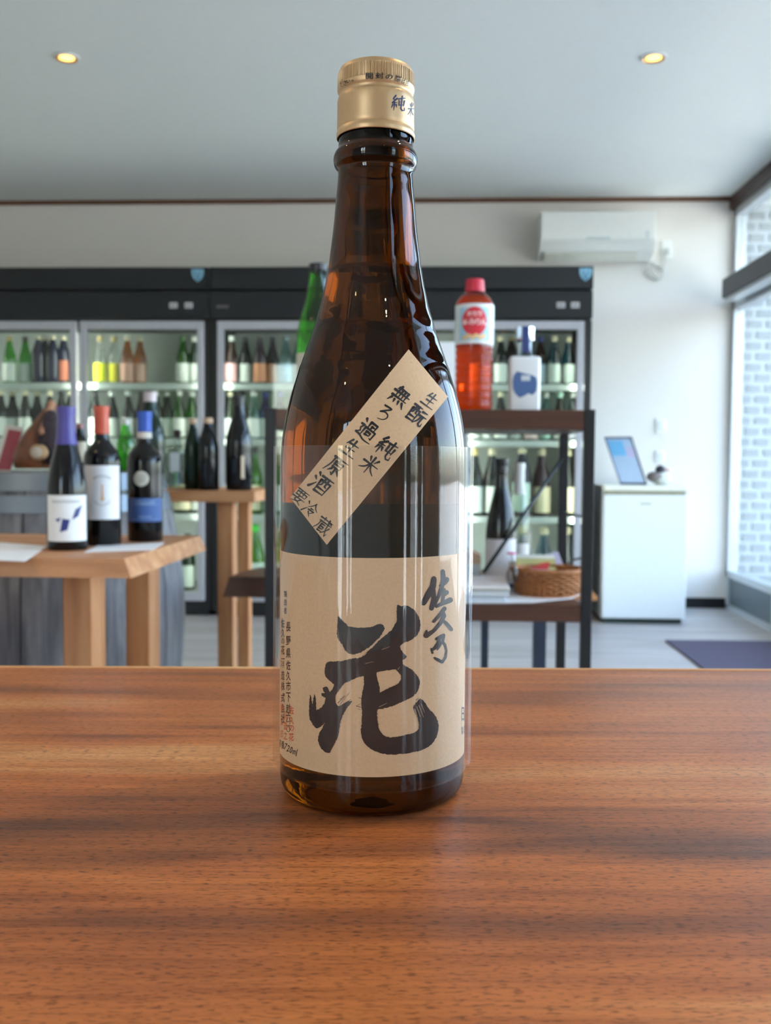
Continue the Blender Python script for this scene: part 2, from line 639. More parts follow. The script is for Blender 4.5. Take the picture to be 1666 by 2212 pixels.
STROKES = {
    '無': [[(30, 5), (16, 24)], [(22, 15), (82, 12)], [(6, 35), (94, 31)], [(10, 59), (92, 55)], [(28, 16), (27, 58)], [(44, 15), (43, 58)],
          [(60, 15), (60, 57)], [(76, 14), (76, 56)], [(17, 70), (6, 92)], [(35, 72), (38, 86)], [(58, 70), (63, 85)], [(78, 68), (95, 90)]],
    'ろ': [[(26, 14), (70, 10), (48, 34), (26, 56), (52, 43), (76, 48), (80, 66), (66, 84), (38, 94), 's']],
    '過': [[(10, 8), (20, 20)], [(5, 38), (21, 36), (12, 55), (20, 68), (4, 82)], [(6, 82), (30, 84), (60, 93), (98, 90), 's'],
          [(40, 8), (40, 38)], [(40, 8), (76, 6), (76, 38)], [(56, 23), (74, 22)], [(56, 23), (56, 38)], [(32, 40), (31, 78)],
          [(32, 40), (88, 38), (87, 74), (78, 72)], [(48, 53), (48, 68)], [(48, 53), (70, 52), (70, 66)], [(48, 68), (70, 66)]],
    '生': [[(30, 6), (12, 40)], [(22, 29), (82, 23)], [(24, 56), (78, 51)], [(4, 90), (97, 84)], [(51, 2), (50, 87)]],
    '原': [[(12, 13), (95, 7)], [(20, 12), (17, 55), (2, 97), 's'], [(54, 12), (44, 27)], [(34, 28), (34, 58)], [(34, 28), (78, 26), (76, 56)],
          [(34, 42), (76, 41)], [(34, 58), (76, 56)], [(56, 58), (56, 94), (44, 86)], [(38, 68), (24, 86)], [(70, 66), (88, 84)]],
    '酒': [[(8, 10), (20, 22)], [(2, 36), (14, 46)], [(2, 92), (12, 78), (24, 56)], [(30, 15), (98, 9)], [(36, 32), (38, 92)],
          [(36, 32), (92, 28), (89, 90)], [(54, 13), (52, 48), (44, 58)], [(71, 12), (71, 50), (82, 52)], [(40, 70), (86, 68)], [(38, 91), (89, 88)]],
    '酛': [[(2, 14), (52, 10)], [(6, 32), (8, 92)], [(6, 32), (50, 29), (48, 90)], [(20, 13), (19, 46), (14, 54)], [(34, 12), (34, 48), (42, 50)],
          [(9, 70), (47, 68)], [(8, 91), (48, 88)], [(62, 20), (90, 16)], [(54, 43), (99, 37)], [(70, 42), (66, 68), (50, 94), 's'],
          [(81, 40), (80, 80), (90, 88), (99, 84), (97, 70)]],
    '純': [[(26, 3), (10, 24), (25, 28)], [(37, 20), (5, 49), (40, 44)], [(22, 46), (22, 94)], [(10, 60), (3, 80)], [(34, 58), (41, 74)],
          [(50, 22), (97, 13)], [(56, 34), (56, 60), (90, 56)], [(92, 32), (90, 63)], [(74, 3), (73, 80), (84, 92), (99, 88), (97, 72)]],
    '米': [[(26, 10), (38, 30)], [(78, 6), (62, 30)], [(4, 45), (97, 40)], [(50, 1), (50, 98)], [(46, 46), (28, 72), (2, 88), 's'], [(54, 46), (72, 70), (99, 86), 's']],
    '要': [[(6, 10), (96, 6)], [(14, 24), (14, 46)], [(14, 24), (88, 22), (86, 44)], [(38, 10), (38, 44)], [(62, 9), (62, 44)], [(14, 46), (86, 44)],
          [(2, 65), (99, 60)], [(46, 50), (26, 78), (60, 86), (86, 98)], [(70, 62), (54, 82), (8, 97)]],
    '冷': [[(8, 16), (20, 30)], [(2, 90), (14, 70), (26, 52)], [(62, 2), (48, 26), (26, 46), 's'], [(60, 8), (76, 28), (99, 42), 's'], [(50, 45), (72, 42)],
          [(38, 58), (82, 54), (60, 80)], [(48, 70), (72, 94)]],
    '蔵': [[(6, 14), (94, 10)], [(34, 4), (34, 22)], [(66, 3), (64, 22)], [(14, 33), (96, 28)], [(20, 32), (18, 62), (2, 95), 's'], [(34, 44), (34, 86)],
          [(34, 44), (62, 42)], [(34, 58), (58, 57), (58, 70)], [(34, 72), (58, 70)], [(34, 86), (64, 84)], [(70, 16), (76, 58), (94, 94), (99, 76)],
          [(92, 42), (78, 70), (60, 92), 's'], [(82, 14), (92, 22)]],
}


def brush(g, pts, w, fn, mi=0, taper=0.5):
    """one brush stroke through 2-D points; w is one width or one per point"""
    pts = list(pts)
    ws = w if isinstance(w, (list, tuple)) else None
    if pts[-1] == 's':
        pts = pts[:-1]
        pts = [tuple(p) for p in spline([(a, b, 0) for a, b in pts], 5)]
        ws2 = None
        if ws:
            ws2 = [ws[min(int(i / 5), len(ws) - 1)] * (1 - (i % 5) / 5) + ws[min(int(i / 5) + 1, len(ws) - 1)] * ((i % 5) / 5) for i in range(len(pts))]
        ws = ws2
        pts = [(p[0], p[1]) for p in pts]
    n = len(pts)
    if ws is None:
        ws = []
        for i in range(n):
            t = i / max(1, n - 1)
            ws.append(w * (1.12 - 0.30 * min(1, t * 2.5)) * (1 if t < 0.6 else 1 - (1 - taper) * (t - 0.6) / 0.4))
    for (a, b), wa in zip(pts, ws):
        k = 8
        g.add([fn(a + wa / 2 * cos(2 * pi * j / k + .4), b + wa / 2 * sin(2 * pi * j / k + .4)) for j in range(k)], [tuple(range(k))], mi)
    for (p, q, wa, wb) in zip(pts, pts[1:], ws, ws[1:]):
        dx, dy = q[0] - p[0], q[1] - p[1]
        L = sqrt(dx * dx + dy * dy) or 1
        nx, ny = -dy / L, dx / L
        steps = max(1, int(L / 30))
        for s in range(steps):
            t0, t1 = s / steps, (s + 1) / steps
            A = (p[0] + dx * t0, p[1] + dy * t0, wa + (wb - wa) * t0)
            B = (p[0] + dx * t1, p[1] + dy * t1, wa + (wb - wa) * t1)
            g.add([fn(A[0] + nx * A[2] / 2, A[1] + ny * A[2] / 2), fn(B[0] + nx * B[2] / 2, B[1] + ny * B[2] / 2),
                   fn(B[0] - nx * B[2] / 2, B[1] - ny * B[2] / 2), fn(A[0] - nx * A[2] / 2, A[1] - ny * A[2] / 2)], [(0, 1, 2, 3)], mi)


def put_brush_char(g, ch, cx, cy, size, fn, ang=0.0, wt=8.5, wx=1.0):
    ca, sa = cos(ang), sin(ang)

    def f2(u, v):
        a, b = (u - 50) / 100 * size * wx, (v - 50) / 100 * size
        return fn(cx + a * ca - b * sa, cy + a * sa + b * ca)
    for s in STROKES[ch]:
        brush(g, s, wt * (1.15 if len(s) < 4 else 1.0), f2)


# ================================================================== THE ROOM
struct('floor', G().box(ROOM_X0, ROOM_X1 + 0.1, ROOM_Y0, ROOM_Y1 + 0.1, -0.1, 0), M_FLOOR)
struct('ceiling', G().box(ROOM_X0, ROOM_X1 + 0.1, ROOM_Y0, ROOM_Y1 + 0.1, CEIL, CEIL + 0.12), M_CEIL)
struct('wall_back', G().box(ROOM_X0, ROOM_X1 + 0.02, ROOM_Y1, ROOM_Y1 + 0.12, 0, CEIL), M_WALL)
struct('wall_left', G().box(ROOM_X0 - 0.12, ROOM_X0, ROOM_Y0, ROOM_Y1 + 0.12, 0, CEIL), M_WALL)
FW0, FW1 = -2.25, -1.35
struct('wall_front', G().box(ROOM_X0, FW0, ROOM_Y0 - 0.12, ROOM_Y0, 0, CEIL).box(FW1, ROOM_X1 + 0.1, ROOM_Y0 - 0.12, ROOM_Y0, 0, CEIL)
       .box(FW0, FW1, ROOM_Y0 - 0.12, ROOM_Y0, 2.25, CEIL).box(FW0, FW1, ROOM_Y0 - 0.12, ROOM_Y0, 0, 0.25), M_WALL)
struct('baseboard_back', G().box(ROOM_X0, ROOM_X1, ROOM_Y1 - 0.012, ROOM_Y1, 0, 0.062), M_BLACK2)
struct('trim_1', G().box(ROOM_X0, ROOM_X1, ROOM_Y1 - 0.018, ROOM_Y1, CEIL - 0.024, CEIL), M_SLIMTRIM)
struct('trim_2', G().box(ROOM_X1 - 0.03, ROOM_X1 + 0.06, ROOM_Y0, ROOM_Y1, CEIL - 0.075, CEIL), M_DARKTRIM)
# shutter box running along the glass front
beam = struct('trim_3', G().box(ROOM_X1 - 0.115, ROOM_X1 - 0.005, ROOM_Y0, 5.82, 1.845, 1.955, 0.006), M_BEAM)
struct('guide_rail', G().box(ROOM_X1 - 0.10, ROOM_X1 - 0.03, ROOM_Y0, 5.80, 1.825, 1.8449), M_ALU, beam)

struct('wall_right', G().box(ROOM_X1 - .0, ROOM_X1 + .1, -0.72, 0.31, 0, CEIL - .076).box(ROOM_X1, ROOM_X1 + .1, ROOM_Y0, -1.32, 0, CEIL - .076), M_WALL)
bays = [(5.99, 5.15), (5.15, 4.0), (4.0, 2.85), (2.85, 1.7), (1.7, .32), (-.73, -1.31)]
for i, (yb, ya) in enumerate(bays):
    wroot = bpy.data.objects.new('window_%d' % (i + 1), None)
    COL.objects.link(wroot)
    wroot.location = (ROOM_X1, (ya + yb) / 2, 0)
    wroot['kind'] = 'structure'
    h = (yb - ya) / 2
    fr = G()
    for s in (-1, 1):
        e0, e1 = (h - 0.035, h) if s > 0 else (-h, -h + 0.035)
        fr.box(0.0, 0.06, e0, e1, 0.0, CEIL - 0.076, 0.003)
    fr.box(0.0, 0.06, -h, h, 2.355, CEIL - 0.076)
    fr.box(0.0, 0.06, -h, h, 1.80, 1.87)
    fr.box(0.0, 0.07, -h, h, 0.195, 0.235)
    fr.box(0.0, 0.06, -h, h, 0.0, 0.03)
    obj('frame', fr, M_ALU, wroot)
    kp = obj('kick_panel', G().box(0.015, 0.045, -h + 0.035, h - 0.035, 0.03, 0.195), M_ALUDARK, wroot)
    obj('pane', G().box(0.028, 0.032, -h + 0.035, h - 0.035, 0.235, 1.80), M_PANE, wroot)
    obj('pane', G().box(0.028, 0.032, -h + 0.035, h - 0.035, 1.87, 2.355), M_PANE, wroot)

wroot = bpy.data.objects.new('window_7', None)
COL.objects.link(wroot)
wroot.location = ((FW0 + FW1) / 2, ROOM_Y0 - 0.06, 0)
wroot['kind'] = 'structure'
hx = (FW1 - FW0) / 2
fr = G().box(-hx, -hx + .05, -.03, .03, .25, 2.25).box(hx - .05, hx, -.03, .03, .25, 2.25).box(-.04, .04, -.03, .03, .25, 2.25)
fr.box(-hx + .05, hx - .05, -.03, .03, .25, .30).box(-hx + .05, hx - .05, -.03, .03, 2.20, 2.25)
obj('frame', fr, M_ALU, wroot)
for sx in (-1, 1):
    obj('pane', G().box(min(sx * .04, sx * (hx - .05)), max(sx * .04, sx * (hx - .05)), -.002, .002, .30, 2.20), M_PANE, wroot)
struct('floor_front', G().box(-30, ROOM_X1 + 0.1, -30, ROOM_Y0 - 0.12, -0.2, -0.06), M_PAVE)

# outside: paving, porch soffit and the brick return wall
struct('floor_outside', G().box(ROOM_X1 + 0.1, 40, -30, 30, -0.2, -0.06), M_PAVE)
struct('ceiling_porch', G().box(ROOM_X1 + 0.1, ROOM_X1 + 0.45, ROOM_Y0, 6.12, 2.46, 2.56), M_CEIL)
WY = 6.12
bw = struct('wall_outside', G().box(ROOM_X1 + 0.03, ROOM_X1 + 0.96, WY, WY + 0.2, -0.1, 2.56), M_MORTAR)
brick_me = mesh(G().box(-0.0445, 0.0445, -0.006, 0.006, -0.0215, 0.0215, 0.002, 1), 'brick', M_BRICK)
p0 = at_y(1611, 1230, WY)
row = 0
z = 0.10
while z < 2.40:
    for k in range(7):
        x = ROOM_X1 + 0.07 + 0.0465 + k * 0.1175 + (0.0588 if row % 2 else 0)
        b = bpy.data.objects.new('brick', brick_me)
        COL.objects.link(b)
        b.parent = bw
        b.location = (x, WY - 0.004, z)
    z += 0.0655
    row += 1

# ================================================================== THE COUNTER
TR = 3.32
ct = thing('counter_table', 'reddish brown polished wooden table in the foreground carrying the large sake bottle', 'table', (-0.028, 0.6395, 0), radians(TR))
# local frame: far edge at y = 0, grain along x.  material wants y growing from 0 at the near edge
TOP_D = 0.62
top = obj('tabletop', G().box(-1.0, 1.0, 0.0, TOP_D, TABLE_Z - 0.042, TABLE_Z, 0.004, 3), M_COUNTER, ct, smooth=40)
top.location = (0, -TOP_D, 0)
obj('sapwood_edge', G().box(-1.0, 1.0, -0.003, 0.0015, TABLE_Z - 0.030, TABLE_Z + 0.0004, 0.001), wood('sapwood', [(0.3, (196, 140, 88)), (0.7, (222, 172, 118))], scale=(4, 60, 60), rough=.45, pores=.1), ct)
for sx in (-0.9, 0.9):
    for sy in (-TOP_D + 0.07, -0.07):
        obj('leg', G().box(sx - 0.035, sx + 0.035, sy - 0.035, sy + 0.035, 0, TABLE_Z - 0.042, 0.004), M_COUNTER, ct)

# ================================================================== THE SAKE BOTTLE
BX, BY = -0.0239, 0.4043
BPROF = [(0, 2.5), (24, 1.2), (31, 0.2), (33.5, 0.0), (35.6, 0.5), (37.3, 2.0), (38.3, 4.6), (38.7, 8.0), (38.7, 60), (38.7, 110), (38.66, 128), (38.6, 134), (38.15, 144.3),
         (36.65, 154.9), (34.1, 165.4), (30.9, 175.8), (28.9, 181.2), (27.0, 186.4), (25.05, 191.8), (22.1, 202.2), (19.55, 214.7),
         (18.35, 223.0), (17.1, 233.5), (16.2, 243.8), (15.4, 253.0), (15.35, 255.4), (15.8, 256.4), (16.7, 257.6), (17.15, 259.4), (17.15, 261.2), (16.6, 262.9),
         (15.8, 264.0), (15.35, 264.9), (15.2, 266.6), (15.0, 270.0), (14.2, 276.0), (13.6, 291.0), (0, 291.5)]


def dense(prof, n=5):
    out = []
    for i in range(len(prof) - 1):
        p0, p1, p2, p3 = prof[max(i - 1, 0)], prof[i], prof[i + 1], prof[min(i + 2, len(prof) - 1)]
        for k in range(n):
            t = k / n
            # monotone in z, smooth in r
            r = 0.5 * (2 * p1[0] + (p2[0] - p0[0]) * t + (2 * p0[0] - 5 * p1[0] + 4 * p2[0] - p3[0]) * t * t + (3 * p1[0] - p0[0] - 3 * p2[0] + p3[0]) * t ** 3)
            zz = p1[1] + (p2[1] - p1[1]) * t
            out.append((max(r, 0), zz))
    out.append(prof[-1])
    return out


def radius_at(zmm):
    P = BPROF
    for i in range(3, len(P) - 1):
        if P[i][1] <= zmm <= P[i + 1][1]:
            p0, p1, p2, p3 = P[i - 1], P[i], P[i + 1], P[min(i + 2, len(P) - 1)]
            t = (zmm - p1[1]) / (p2[1] - p1[1])
            return 0.5 * (2 * p1[0] + (p2[0] - p0[0]) * t + (2 * p0[0] - 5 * p1[0] + 4 * p2[0] - p3[0]) * t * t + (3 * p1[0] - p0[0] - 3 * p2[0] + p3[0]) * t ** 3)
    return 15.0


CAPPROF = [(15.75, 268.6), (16.0, 268.9), (16.05, 270.4), (15.75, 271.4), (15.55, 271.9), (15.75, 272.6), (15.72, 276), (15.7, 283.2),
           (15.45, 284.4), (14.95, 285.3), (14.95, 286.2), (15.5, 287.2), (15.75, 288.2), (15.75, 288.9), (15.5, 289.2), (15.45, 293.6), (15.2, 295.0), (14.6, 296.2), (13.6, 296.7), (0, 296.9)]


def cap_radius_at(zmm):
    P = CAPPROF
    for a, b in zip(P, P[1:]):
        if a[1] <= zmm <= b[1] and b[1] > a[1]:
            return a[0] + (b[0] - a[0]) * (zmm - a[1]) / (b[1] - a[1])
    return 15.5


def on_bottle(offset=0.12, rfun=radius_at):
    """photo point -> point on the bottle's skin (offset in mm), in the bottle's own frame"""
    def fn(px, py):
        d = ray(px, py)
        dx, dy, dz = d.x, d.y, d.z

        def f(t):
            x, y, zz = dx * t - BX, dy * t - BY, (EYE + dz * t - TABLE_Z) * 1000
            return sqrt(x * x + y * y) - (rfun(zz) + offset) / 1000
        tc = (dx * BX + dy * BY) / (dx * dx + dy * dy)
        if f(tc) >= 0:
            t = tc
        else:
            lo, hi = tc - 0.08, tc
            for _ in range(40):
                m = (lo + hi) / 2
                if f(m) > 0:
                    lo = m
                else:
                    hi = m
            t = hi
        x, y, zz = dx * t - BX, dy * t - BY, EYE + dz * t - TABLE_Z
        R = (rfun(zz * 1000) + offset) / 1000
        L = sqrt(x * x + y * y)
        return (x / L * R, y / L * R, zz)
    return fn


bottle = thing('sake_bottle', 'tall amber sake bottle with gold screw cap and tan paper labels in the foreground', 'bottle', (BX, BY, TABLE_Z))
gb = G()
gb.lathe([(r / 1000, z / 1000) for r, z in dense(BPROF, 4)], 128)
FILL = 214.2
cav = [(0, FILL), ]
for zz in [FILL, 216, 220, 224, 229, 234, 240, 246, 252, 258, 264, 270, 276, 282, 287]:
    cav.append((min(radius_at(zz) - 2.9, 13.2) if zz < 250 else min(radius_at(zz) - 2.9, 12.2) if zz < 268 else 11.0, zz))
cav[1] = (radius_at(FILL) - 2.9, FILL)
cav.append((0, 287.5))
gb.lathe([(r / 1000, z / 1000) for r, z in cav], 96, flip=True, mi=1)
glass = obj('glass_body', gb, [M_AMBER, M_CAVITY], bottle, smooth=50, recalc=False)
glass['label'] = 'amber brown glass body filled up to the neck'


# cap, with fine knurling below the rim
def knurl(r, z, a):
    if 0.2890 < z < 0.2945:
        return r + 0.00017 * (1 if sin(a * 96) > 0 else -1)
    return r


cp = [(r / 1000, z / 1000) for r, z in CAPPROF]
cp2 = []
for a, b in zip(cp, cp[1:]):
    n = 3 if b[0] > 0 else 1
    for k in range(n):
        cp2.append((a[0] + (b[0] - a[0]) * k / n, a[1] + (b[1] - a[1]) * k / n))
cp2.append(cp[-1])
cap = obj('cap', G().lathe(cp2, 384, rfun=knurl), M_GOLD, bottle, smooth=35)
cap['label'] = 'matte gold aluminium screw cap'
capfn = on_bottle(0.05, lambda z_: 16.1)
g = G()
for ch, x, y, w, h in [('開', 798, 164, 16, 14), ('封', 820, 163, 18, 14), ('の', 841, 166, 16, 10), ('際', 860, 170, 13, 14), ('は', 872, 175.5, 8, 12), ('注', 880, 179.5, 8, 12),
                       ('だ', 737.5, 182, 6, 11), ('さ', 745, 179, 7, 11), ('い', 752.5, 175.5, 8, 8), ('。', 762, 174, 5, 4)]:
    put_glyph(g, ch, x, y, w, h, capfn, 0.0 if x < 850 and x > 780 else (0.22 if x > 850 else -0.2))
obj('lettering', g, M_INK, cap, recalc=False)
g = G()
put_brush_char(g, '純', 861, 223.5, 35, on_bottle(0.14, cap_radius_at), 0.10, 9, 0.85)
put_brush_char(g, '米', 888.5, 237, 30, on_bottle(0.14, cap_radius_at), 0.12, 8, 0.42)
obj('lettering', g, M_INKBLUE, cap, recalc=False)

# paper labels
PHI = atan2(-BY, -BX)


def arc_label(z0, z1, a0, a1, off, n=72, rows=4):
    v, f = [], []
    for j in range(rows + 1):
        zz = z0 + (z1 - z0) * j / rows
        R = (radius_at(zz) + off) / 1000
        for i in range(n + 1):
            a = PHI + a0 + (a1 - a0) * i / n
            v.append((R * cos(a), R * sin(a), zz / 1000))
    for j in range(rows):
        for i in range(n):
            k = j * (n + 1) + i
            f.append((k, k + 1, k + n + 2, k + n + 1))
    return G().add(v, f)


front = obj('front_label', arc_label(16.8, 101.0, radians(-112), radians(94), 0.10), M_KRAFT, bottle, smooth=True)
front['label'] = 'large tan paper front label with black brush lettering'
back = obj('back_label', arc_label(18.0, 119.0, radians(128), radians(232), 0.10), M_PAPER, bottle, smooth=True)

# slanted sticker, laid on the shoulder
Q = [(883, 754.5), (968, 857), (706, 1177), (627, 1075)]
stk = on_bottle(0.10)
v, f = [], []
NU, NV = 14, 44
for j in range(NV + 1):
    t = j / NV
    for i in range(NU + 1):
        s = i / NU
        x = (Q[0][0] * (1 - s) + Q[1][0] * s) * (1 - t) + (Q[3][0] * (1 - s) + Q[2][0] * s) * t
        y = (Q[0][1] * (1 - s) + Q[1][1] * s) * (1 - t) + (Q[3][1] * (1 - s) + Q[2][1] * s) * t
        v.append(stk(x, y))
for j in range(NV):
    for i in range(NU):
        k = j * (NU + 1) + i
        f.append((k, k + 1, k + NU + 2, k + NU + 1))
sticker = obj('shoulder_sticker', G().add(v, f), M_KRAFT, bottle, smooth=True)
sticker['label'] = 'slanted tan paper strip with handwritten characters'
fnS = on_bottle(0.24)
ANG = radians(40)
g = G()
for ch, x, y, s in [('無', 864, 858, 47), ('ろ', 830, 892, 40), ('過', 794, 931, 48), ('生', 758, 969, 42), ('原', 726, 1008, 45), ('酒', 694, 1046, 46),
                    ('生', 930, 866, 36), ('酛', 902, 897, 44), ('純', 834, 968, 46), ('米', 799, 1005, 42), ('要', 648, 1073, 34), ('冷', 671, 1100, 34), ('蔵', 698, 1136, 38)]:
    put_brush_char(g, ch, x, y, s, fnS, ANG, 10.5 if s > 38 else 8.5, 0.92)
obj('lettering', g, M_INK, sticker, recalc=False)

# the big characters on the front label, traced outline by outline
fnL = on_bottle(0.22)


def C4(x, y):
    return (570 + x / 3.4, 1180 + y / 3.4)


def rough_poly(pts, amp=0.85):
    """densify an outline and give it the ragged edge of a dry brush"""
    out = []
    n = len(pts)
    for i in range(n):
        p0, p1, p2, p3 = (Vector((*pts[(i + k) % n], 0)) for k in (-1, 0, 1, 2))
        L = (p2 - p1).length
        m = max(1, int(L / 2.2))
        sharp = L > 9 and False
        for k in range(m):
            t = k / m
            q = 0.5 * ((2 * p1) + (p2 - p0) * t + (2 * p0 - 5 * p1 + 4 * p2 - p3) * t * t + (3 * p1 - p0 - 3 * p2 + p3) * t ** 3)
            out.append((q.x + random.uniform(-amp, amp), q.y + random.uniform(-amp, amp)))
    return out


def fill_poly(g, pts, fn, maxedge=9.0):
    bm = bmesh.new()
    vs = [bm.verts.new((x, y, 0)) for x, y in pts]
    es = [bm.edges.new((vs[i], vs[(i + 1) % len(vs)])) for i in range(len(vs))]
    bmesh.ops.triangle_fill(bm, use_beauty=True, use_dissolve=False, edges=es)
    for _ in range(5):
        long = [e for e in bm.edges if e.calc_length() > maxedge and len(e.link_faces) > 0]
        if not long:
            break
        bmesh.ops.subdivide_edges(bm, edges=long, cuts=1)
        bmesh.ops.triangulate(bm, faces=bm.faces[:])
    bm.verts.index_update()
    g.add([fn(p.co.x, p.co.y) for p in bm.verts], [[p.index for p in fc.verts] for fc in bm.faces])
    bm.free()


HANA = [
    [(545, 518), (570, 535), (607, 575), (630, 590), (700, 598), (780, 593), (862, 570), (888, 603), (878, 628), (850, 668), (800, 722), (740, 764), (700, 784),
     (640, 793), (600, 768), (575, 720), (548, 685), (537, 640), (540, 600), (542, 560)],
    # roof stroke
    [(982, 432), (1012, 440), (1048, 435), (1085, 452), (1120, 485), (1143, 530), (1151, 570), (1145, 620), (1120, 660), (1075, 692), (1030, 712), (1003, 735),
     (1012, 768), (1032, 790), (1049, 806), (1044, 826), (1024, 834), (1020, 862), (1010, 895), (972, 905), (900, 912), (820, 926), (741, 950), (690, 965), (630, 990), (570, 1012),
     (526, 1014), (486, 992), (455, 955), (445, 915), (454, 872), (470, 850), (520, 846), (580, 842), (650, 824), (704, 818), (742, 790), (800, 740), (860, 680), (920, 632),
     (955, 590), (978, 540), (976, 490)],
    # bowl on the right
    [(1000, 850), (1040, 880), (1085, 905), (1125, 945), (1145, 990), (1140, 1040), (1112, 1088), (1068, 1120), (1008, 1148), (950, 1172), (900, 1186), (850, 1196), (820, 1180),
     (822, 1100), (856, 1074), (918, 1042), (975, 1014), (1008, 972), (996, 935), (974, 908), (976, 880)],
    # upright and the long turn at the foot
    [(741, 935), (822, 910), (832, 962), (846, 1012), (853, 1064), (852, 1120), (846, 1190), (832, 1212), (835, 1272), (846, 1332), (870, 1376), (912, 1400), (960, 1402),
     (1040, 1386), (1100, 1370), (1134, 1346), (1138, 1308), (1130, 1260), (1106, 1212), (1100, 1180), (1124, 1142), (1152, 1122), (1180, 1142), (1210, 1190), (1240, 1220),
     (1270, 1260), (1284, 1310), (1280, 1370), (1252, 1430), (1200, 1480), (1120, 1508), (1040, 1522), (950, 1530), (860, 1520), (790, 1490), (735, 1440), (714, 1370),
     (722, 1250), (717, 1150), (722, 1080), (736, 1010)],
    # falling stroke on the left
    [(526, 1000), (590, 1000), (560, 1050), (534, 1085), (524, 1122), (532, 1155), (552, 1172), (588, 1156), (616, 1140), (646, 1140), (612, 1190), (582, 1240), (562, 1300),
     (552, 1370), (535, 1420), (500, 1490), (478, 1520), (440, 1506), (414, 1470), (398, 1420), (406, 1380), (428, 1338), (450, 1290), (462, 1230), (440, 1180), (456, 1112), (484, 1072), (506, 1050)],
    [(470, 1130), (470, 1240), (450, 1290), (436, 1308), (392, 1338), (360, 1310), (338, 1270), (333, 1220), (350, 1192), (382, 1202), (412, 1190), (452, 1150)],
    [(334, 1215), (336, 1130), (343, 1088), (352, 1130), (358, 1200)], [(358, 1215), (366, 1110), (374, 1084), (381, 1130), (384, 1215)],
    [(470, 1120), (428, 1098), (424, 1078), (446, 1080), (434, 1046), (462, 1033), (484, 1072), (490, 1110)],
]
g = G()
for poly in HANA:
    fill_poly(g, rough_poly([C4(*p) for p in poly]), fnL)
# dry-brush hairs
for a, b, w in [((545, 1150), (600, 1098), 5), ((560, 1160), (622, 1085), 3), ((575, 1165), (640, 1125), 6), ((590, 1170), (632, 1148), 6), ((612, 1095), (635, 1066), 2.5),
                ((560, 1125), (592, 1098), 4), ((1118, 1130), (1140, 1115), 4), ((700, 1112), (716, 1118), 5), ((680, 1172), (720, 1185), 5), ((694, 1196), (712, 1200), 3),
                ((690, 1165), (715, 1160), 3), ((850, 1150), (880, 1200), 4), ((830, 1230), (842, 1236), 4), ((838, 1300), (848, 1312), 4)]:
    A, B = C4(*a), C4(*b)
    brush(g, [A, B], [w / 3.4, w / 3.4 * 0.5], fnL)


def C6(x, y):
    return (860 + x / 4.255, 1180 + y / 4.255)


for pts, w in [
    # sa
    ([(330, 300), (322, 370), (280, 440), (236, 520)], [52, 58, 62, 52]), ([(318, 400), (330, 480), (308, 570)], [56, 44, 46]),
    ([(412, 232), (418, 300), (402, 380), (372, 460), (330, 540)], [42, 46, 40, 34, 40]), ([(448, 306), (424, 340), (388, 362)], [50, 44, 24]),
    ([(448, 424), (420, 450)], [44, 34]), ([(424, 400), (408, 520)], [34, 32]), ([(352, 552), (420, 522), (480, 494)], [32, 40, 52]),
    # ku
    ([(428, 572), (394, 620), (330, 690)], [40, 36, 30]), ([(410, 600), (424, 640), (390, 706), (330, 776), (262, 822)], [34, 40, 38, 34, 46]), ([(262, 780), (256, 822)], [24, 44]),
    ([(404, 672), (450, 716), (490, 764)], [26, 36, 36]),
    # no
    ([(352, 852), (390, 834), (420, 818)], [26, 36, 32]), ([(420, 822), (410, 880), (432, 904), (446, 960), (436, 1020), (406, 1066), (372, 1046), (336, 1026)], [30, 28, 24, 20, 26, 28, 30, 20]),
    ([(376, 846), (372, 890), (344, 930), (310, 958)], [34, 36, 36, 22]), ([(306, 940), (318, 980)], [14, 22]), ([(400, 884), (384, 920), (362, 950)], [20, 18, 14]),
]:
    brush(g, [C6(*p) for p in pts], [q / 4.255 for q in w], fnL)
obj('lettering', g, M_INK, front, recalc=False)
# bare paper showing through the dry strokes
g = G()
fnP = on_bottle(0.30)
for a, b, w in [((858, 1062), (925, 1030), 7), ((930, 1034), (988, 1008), 4), ((733, 803), (757, 783), 5), ((868, 758), (926, 738), 3), ((745, 862), (806, 847), 2.5), ((848, 1180), (905, 1152), 3),
                ((1108, 1195), (1128, 1250), 4), ((1124, 1178), (1150, 1252), 4), ((1140, 1168), (1174, 1256), 3.5), ((1158, 1158), (1182, 1222), 3), ((985, 905), (1000, 885), 3), ((838, 1200), (846, 1290), 4)]:
    A, B = C4(*a), C4(*b)
    brush(g, [A, B], [w / 3.4, w / 3.4 * .5], fnP)
obj('paper_gap', g, M_KRAFT, front, recalc=False)
g = G()
for s, x, ys, w, h in [('製造者', 616.5, [1283, 1301, 1319], 6.5, 14),
                       ('長野県佐久市下越六二〇', 623, [1354, 1384, 1411, 1437, 1460, 1482, 1506, 1531, 1549, 1563, 1575], 10, 21),
                       ('佐久の花酒造株式会社', 611, [1346, 1367, 1385, 1404, 1431, 1459, 1482, 1507, 1530, 1552], 8, 20)]:
    for ch, y in zip(s, ys):
        put_glyph(g, ch, x, y, w * (0.85 if ch in 'の二〇' else 1), h * (0.6 if ch in 'の〇' else 0.45 if ch == '二' else 1), fnL)
obj('lettering', g, M_INKB, front, recalc=False)
g = G()
for ch, x, y, w, h in [('内', 601.5, 1602, 3, 15), ('容', 605.5, 1605, 4.5, 16), ('量', 611, 1609, 6, 16), ('7', 617.2, 1612.5, 5.5, 14), ('2', 623, 1616.5, 5.5, 14), ('0', 629, 1620, 5.5, 14),
                       ('m', 635.5, 1625, 6.5, 9), ('l', 641, 1626, 1.6, 15)]:
    put_glyph(g, ch, x, y, w, h, fnL, 0.25 if ch not in '内容量' else 0)
obj('lettering', g, M_INK, front, recalc=False)
g = G()
